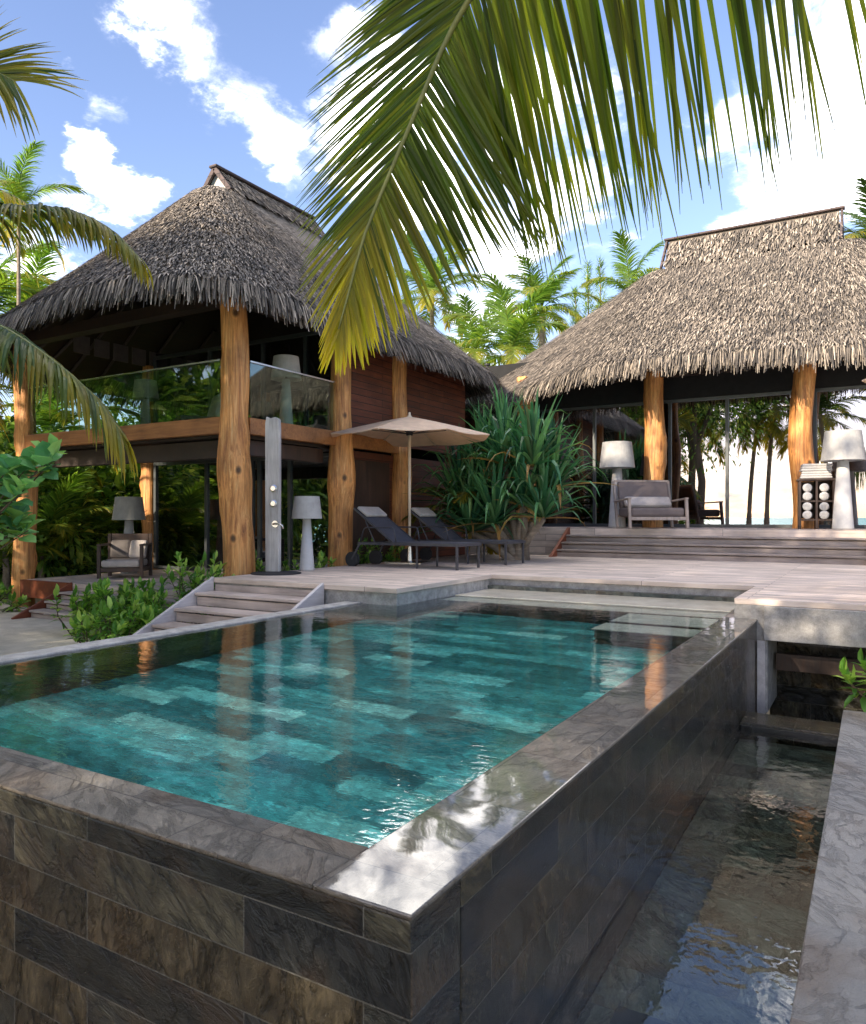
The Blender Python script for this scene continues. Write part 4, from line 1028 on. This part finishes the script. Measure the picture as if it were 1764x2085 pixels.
# --- pandanus beside the pavilion steps
rn = random.Random(21)
pd = empty('pandanus', (-5.95,13.2,ZD-.06), 'big spiky dark green pandanus growing between loungers and pavilion steps', 'plant')
pd.scale = (.86,.86,1.06)
tr = MB()
heads = [Vector((.75,-.25,.8)), Vector((-.3,-.5,.7)), Vector((-1.45,.0,1.1)), Vector((-1.0,.35,1.6)), Vector((.25,-.2,1.0)), Vector((-.65,.1,1.15)), Vector((.1,.5,1.5)), Vector((-.2,-.15,1.75)), Vector((.75,.3,1.35)), Vector((-1.1,-.1,.75)), Vector((.55,-.35,1.7)), Vector((-.55,.5,1.9)), Vector((-.9,-.5,.55))]
for hd in heads: tr.tube([(rn.uniform(-.15,.25), rn.uniform(-.15,.15), 0), (hd.x*.45, hd.y*.45, hd.z*.55), hd], [.11,.085,.06], 10)
tr.build('trunk', 'bark', pd, smooth=True)
lf = MB()
def strap(mb, p, d, L, W, bend, seg=7, tint=0.0):
    d = d.normalized(); q = p.copy(); vs = []; fs = []; kink = rn.uniform(.4,.75) if rn.random() < .55 else 2
    for k in range(seg+1):
        u = k/seg; sdv = d.cross(Vector((0,0,1)))
        if sdv.length < .1: sdv = Vector((1,0,0))
        sdv.normalize(); up = sdv.cross(d); wd = W*(1-u**3*.95)*(.7+.3*min(1,u*4))*.5
        vs += [q-sdv*wd+up*wd*.45, q.copy(), q+sdv*wd+up*wd*.45]
        dz = bend*(.4+1.6*u)/seg
        if u > kink: dz += 3.6/seg
        d = (d-Vector((0,0,dz))).normalized(); q = q+d*(L/seg)
    for k in range(seg): b = k*3; fs += [(b,b+1,b+4,b+3),(b+1,b+2,b+5,b+4)]
    mb.tint = tint; mb.add(vs, fs); mb.tint = 0
for hd in heads:
    for i in range(66):
        f = i/66; el = R(88-84*f+rn.gauss(0,7)); a = i*2.39996+rn.uniform(-.2,.2)
        d = Vector((math.cos(a)*math.cos(el), math.sin(a)*math.cos(el), math.sin(el)))
        strap(lf, hd+d*.05, d, rn.uniform(.95,1.5), rn.uniform(.085,.125), rn.uniform(.04,.38), tint=(.75 if f > .93 else (.12 if rn.random() < .1 else 0)))
lf.build('foliage', 'pandanus', pd)
# fine palm-like plant left of it
a2 = empty('areca_palm', (-6.9,13.5,ZD-.06), 'fine leaved green palm clump behind the loungers', 'plant')
for i in range(16):
    o = bpy.data.objects.new('frond', TPL['dark'][rn.choice((1,2,2,3))]); col.objects.link(o); o.parent = a2
    s_ = rn.uniform(.28,.46); o.scale = (s_,)*3; o.rotation_euler = (0, -rn.uniform(.0,.5), rn.uniform(0,6.28)); o.location = (rn.uniform(-.3,.3), rn.uniform(-.3,.3), rn.uniform(.3,.9))
MB().tube([(0,0,0),(0,0,.95)], [.07,.04], 8).build('stem', 'bark', a2)

# --- glossy bushes
def bush(name, loc, spans, nst, L, W, label, m='bushleaf', hmax=.7, seed=1, cat='bush', group=None, whorl=9):
    rn = random.Random(seed); t = empty(name, loc, label, cat, group)
    lf, st = MB(), MB()
    for i in range(nst):
        bx, by = rn.uniform(-spans[0],spans[0]), rn.uniform(-spans[1],spans[1])
        h = hmax*rn.uniform(.45,1.1)*(1-.35*(abs(bx)/spans[0])**2)
        tip = Vector((bx+rn.gauss(0,.12), by+rn.gauss(0,.12), h))
        base_ = Vector((bx*.8, by*.8, 0)); mid = base_.lerp(tip,.5)+Vector((rn.gauss(0,.05),rn.gauss(0,.05),0))
        st.tube([base_, mid, tip], [.012,.009,.005], 5)
        nl = whorl+rn.randrange(5)
        for k in range(nl*2):
            u = 1-.65*(k/(nl*2)); p = base_.lerp(mid, u*2) if u < .5 else mid.lerp(tip, u*2-1)
            a = k*2.39996+rn.uniform(-.3,.3); el = R(58-75*(k/(nl*2))+rn.gauss(0,16))
            d = Vector((math.cos(a)*math.cos(el), math.sin(a)*math.cos(el), math.sin(el))); s_ = rn.uniform(.7,1.2)
            leaf_quad(lf, p, d, Vector((0,0,1)) if el < 1 else Vector((math.cos(a),math.sin(a),.2)), L*s_, W*s_, .18)
    lf.build('foliage', m, t); st.build('stems', 'treebark', t)
    return t
bush('naupaka_bush', (-8.98,6.72,0), (.86,.52), 84, .15, .06, 'bright glossy green bush beside the deck steps', hmax=.66, seed=3, group='glossy green bushes')
bush('naupaka_bush', (-8.3,6.15,0), (.42,.5), 26, .17, .062, 'lower glossy bush touching the pale stair stringer', hmax=.55, seed=4, group='glossy green bushes')
bush('naupaka_bush', (-8.25,7.55,.0), (.35,.4), 26, .16, .06, 'glossy bush at the top of the deck steps by the main column', hmax=1.15, seed=8, group='glossy green bushes')
bush('naupaka_bush', (-8.1,9.3,.45), (.16,1.0), 34, .13, .05, 'low green planting behind the shower post and deck lamp', hmax=.55, seed=5, group='glossy green bushes')
bush('naupaka_bush', (-8.05,11.7,.6), (.16,.8), 26, .12, .05, 'low green planting behind the loungers along the red wall', hmax=.55, seed=6, group='glossy green bushes')
bush('naupaka_bush', (-13.3,7.2,0), (.5,.3), 14, .17, .07, 'small dark bush on the sand at the left column foot', hmax=.4, seed=7, group='glossy green bushes')
bush('naupaka_bush', (.08,7.75,-.05), (.13,.22), 9, .17, .06, 'bright leafy shrub at the right edge beside the slab', hmax=.62, seed=12, group='glossy green bushes')
# sea grape with large round leaves at the left
sg_ = empty('sea_grape', (*ray(-230,1000).xy*8.6, 0), 'large round leaved green plant at the left edge before the terrace', 'plant')
lf, st = MB(), MB(); rn = random.Random(15); L0 = Vector(sg_.location)
for i in range(20):
    tip = at(rn.uniform(-60,112), rn.uniform(925,1085), 8.6+rn.uniform(-.35,.35))-L0
    b_ = Vector((rn.uniform(-.2,.2), rn.uniform(-.2,.2), 0)); mid = b_.lerp(tip,.6)+Vector((0,0,.2))
    st.tube([b_, mid, tip], [.02,.014,.006], 6)
    for k in range(10):
        a = k*2.39996; el = R(60-65*k/10+rn.gauss(0,12)); d = Vector((math.cos(a)*math.cos(el), math.sin(a)*math.cos(el), math.sin(el)))
        s_ = rn.uniform(.75,1.25); lf.tint = 0
        leaf_quad(lf, tip+d*.03-(tip-mid)*(.03*k), d, Vector((rn.gauss(0,.3),rn.gauss(0,.3)-.2,1)), .21*s_, .20*s_, .10, tint=(.6 if rn.random() < .1 else 0))
lf.build('foliage', 'broad', sg_); st.build('stems', 'treebark', sg_)

# ------------------------------------------------------------------ light
SUN_EL, SUN_AZ = 25.0, 197.0          # azimuth measured from +Y clockwise (towards +X)
sv = Vector((math.sin(R(SUN_AZ))*math.cos(R(SUN_EL)), math.cos(R(SUN_AZ))*math.cos(R(SUN_EL)), math.sin(R(SUN_EL))))
ld = bpy.data.lights.new('sun', 'SUN'); ld.energy = 5.0; ld.angle = R(.5); ld.color = (1.0,.86,.68)
lo = bpy.data.objects.new('sun', ld); col.objects.link(lo); lo.rotation_euler = (-sv).to_track_quat('-Z', 'Y').to_euler()
wd = bpy.data.worlds.new('World'); scene.world = wd; wd.use_nodes = True
t = wd.node_tree; bg = t.nodes['Background']
class W(NT):
    def __init__(s): s.t = t
w = W()
sky = w.n('ShaderNodeTexSky', sky_type='NISHITA', sun_disc=False, sun_elevation=R(SUN_EL), sun_rotation=R(SUN_AZ), air_density=1.0, dust_density=.6, ozone_density=1.6)
dirv = w.n('ShaderNodeTexCoord').outputs['Generated']
sep = w.n('ShaderNodeSeparateXYZ', {0: dirv})
zz = w.math('MAXIMUM', sep.outputs[2], 0.0)
den = w.math('ADD', zz, .28)
pv2 = w.n('ShaderNodeCombineXYZ', {0: w.math('DIVIDE', sep.outputs[0], den), 1: w.math('DIVIDE', sep.outputs[1], den), 2: 0.0}).outputs[0]
n1 = w.noise(pv2, 2.6, 10, .62, .35); n2 = w.noise(pv2, 8.0, 9, .7, .6)
nz = w.math('ADD', w.math('MULTIPLY', n1, .75), w.math('MULTIPLY', n2, .25))
wv = w.n('ShaderNodeTexNoise', {'Vector': pv2, 'Scale': 3.2, 'Detail': 7, 'Roughness': .62}).outputs['Color']
wv = w.n('ShaderNodeVectorMath', {0: wv, 1: (.5,.5,.5)}, operation='SUBTRACT').outputs[0]
wv = w.n('ShaderNodeVectorMath', {0: wv, 'Scale': .30}, operation='SCALE').outputs[0]
dwarp = w.n('ShaderNodeVectorMath', {0: w.n('ShaderNodeVectorMath', {0: dirv, 1: wv}, operation='ADD').outputs[0]}, operation='NORMALIZE').outputs[0]
acc = None
BL = [(380,10,95,1.0),(445,100,85,1.0),(510,165,60,.9),(575,265,85,1.0),(600,350,70,.8),(205,385,62,1.05),(225,440,80,1.0),(90,540,110,1.0),(250,265,40,.5),(820,300,170,1.5),(740,120,110,.9),(1120,320,150,.95),(1200,210,110,.8),(1020,470,110,.9),(960,640,110,1.0),(1200,570,90,.7),
      (1680,280,200,1.0),(1540,370,110,.9),(1740,60,170,1.0),(1600,90,110,.7),(1740,380,120,.9)]
for px, py, r, k in BL:
    c = ray(px, py).normalized(); ang = r/F
    dp = w.n('ShaderNodeVectorMath', {0: dwarp, 1: tuple(c)}, operation='DOT_PRODUCT').outputs['Value']
    m = w.n('ShaderNodeMapRange', {'Value': dp, 'From Min': math.cos(ang*1.25), 'From Max': math.cos(ang*.2), 'To Min': 0.0, 'To Max': k}, interpolation_type='SMOOTHSTEP').outputs[0]
    acc = m if acc is None else w.math('MAXIMUM', acc, m)
# clouds over the sea behind the camera; overhead one added as fill light
for cdir, lo_, hi_, k in (((-.15,-1,.12), .35, .95, .9), ((-.9,-.5,.3), .6, .98, .6), ((.8,-.4,.4), .6, .98, .7), ((0,.05,1), .78, .95, 1.15)):
    dp = w.n('ShaderNodeVectorMath', {0: dirv, 1: tuple(Vector(cdir).normalized())}, operation='DOT_PRODUCT').outputs['Value']
    m = w.n('ShaderNodeMapRange', {'Value': dp, 'From Min': lo_, 'From Max': hi_, 'To Min': 0.0, 'To Max': k}, interpolation_type='SMOOTHSTEP').outputs[0]
    acc = w.math('MAXIMUM', acc, m)
dens = w.math('ADD', w.math('MULTIPLY', acc, .62), w.math('MULTIPLY', w.math('SUBTRACT', nz, .5), 1.9))
cl = w.n('ShaderNodeMapRange', {'Value': dens, 'From Min': .14, 'From Max': .92, 'To Min': 0.0, 'To Max': 1.0}, interpolation_type='SMOOTHSTEP').outputs[0]
hs = w.n('ShaderNodeHueSaturation', {'Color': sky.outputs[0], 'Saturation': 1.0, 'Value': 1.0, 'Hue': .5}).outputs[0]
hs = w.mix(1.0, hs, (.95,.87,.96), 'MULTIPLY')
ccol = w.mix(w.ramp(n2, [(.3,0),(.55,1)]), (9,9.3,10), (30,28.6,26.8))
ccol = w.mix(1.0, ccol, w.n('ShaderNodeMapRange', {'Value': sep.outputs[1], 'From Min': -.5, 'From Max': .1, 'To Min': .22, 'To Max': 1.0}).outputs[0], 'MULTIPLY')
cl = w.math('POWER', cl, 3.2)
fin = w.mix(cl, hs, ccol)
w.link(fin, bg.inputs[0]); bg.inputs[1].default_value = .15

# ------------------------------------------------------------------ render settings
scene.view_settings.view_transform = 'Standard'; scene.view_settings.look = 'None'
scene.view_settings.exposure = 1.2; scene.view_settings.gamma = 1.0
cs = scene.cycles
cs.use_denoising = True; cs.max_bounces = 9; cs.diffuse_bounces = 3; cs.glossy_bounces = 4; cs.transmission_bounces = 6; cs.transparent_max_bounces = 16
cs.caustics_refractive = True; cs.caustics_reflective = False; cs.sample_clamp_indirect = 6.0; cs.blur_glossy = .3
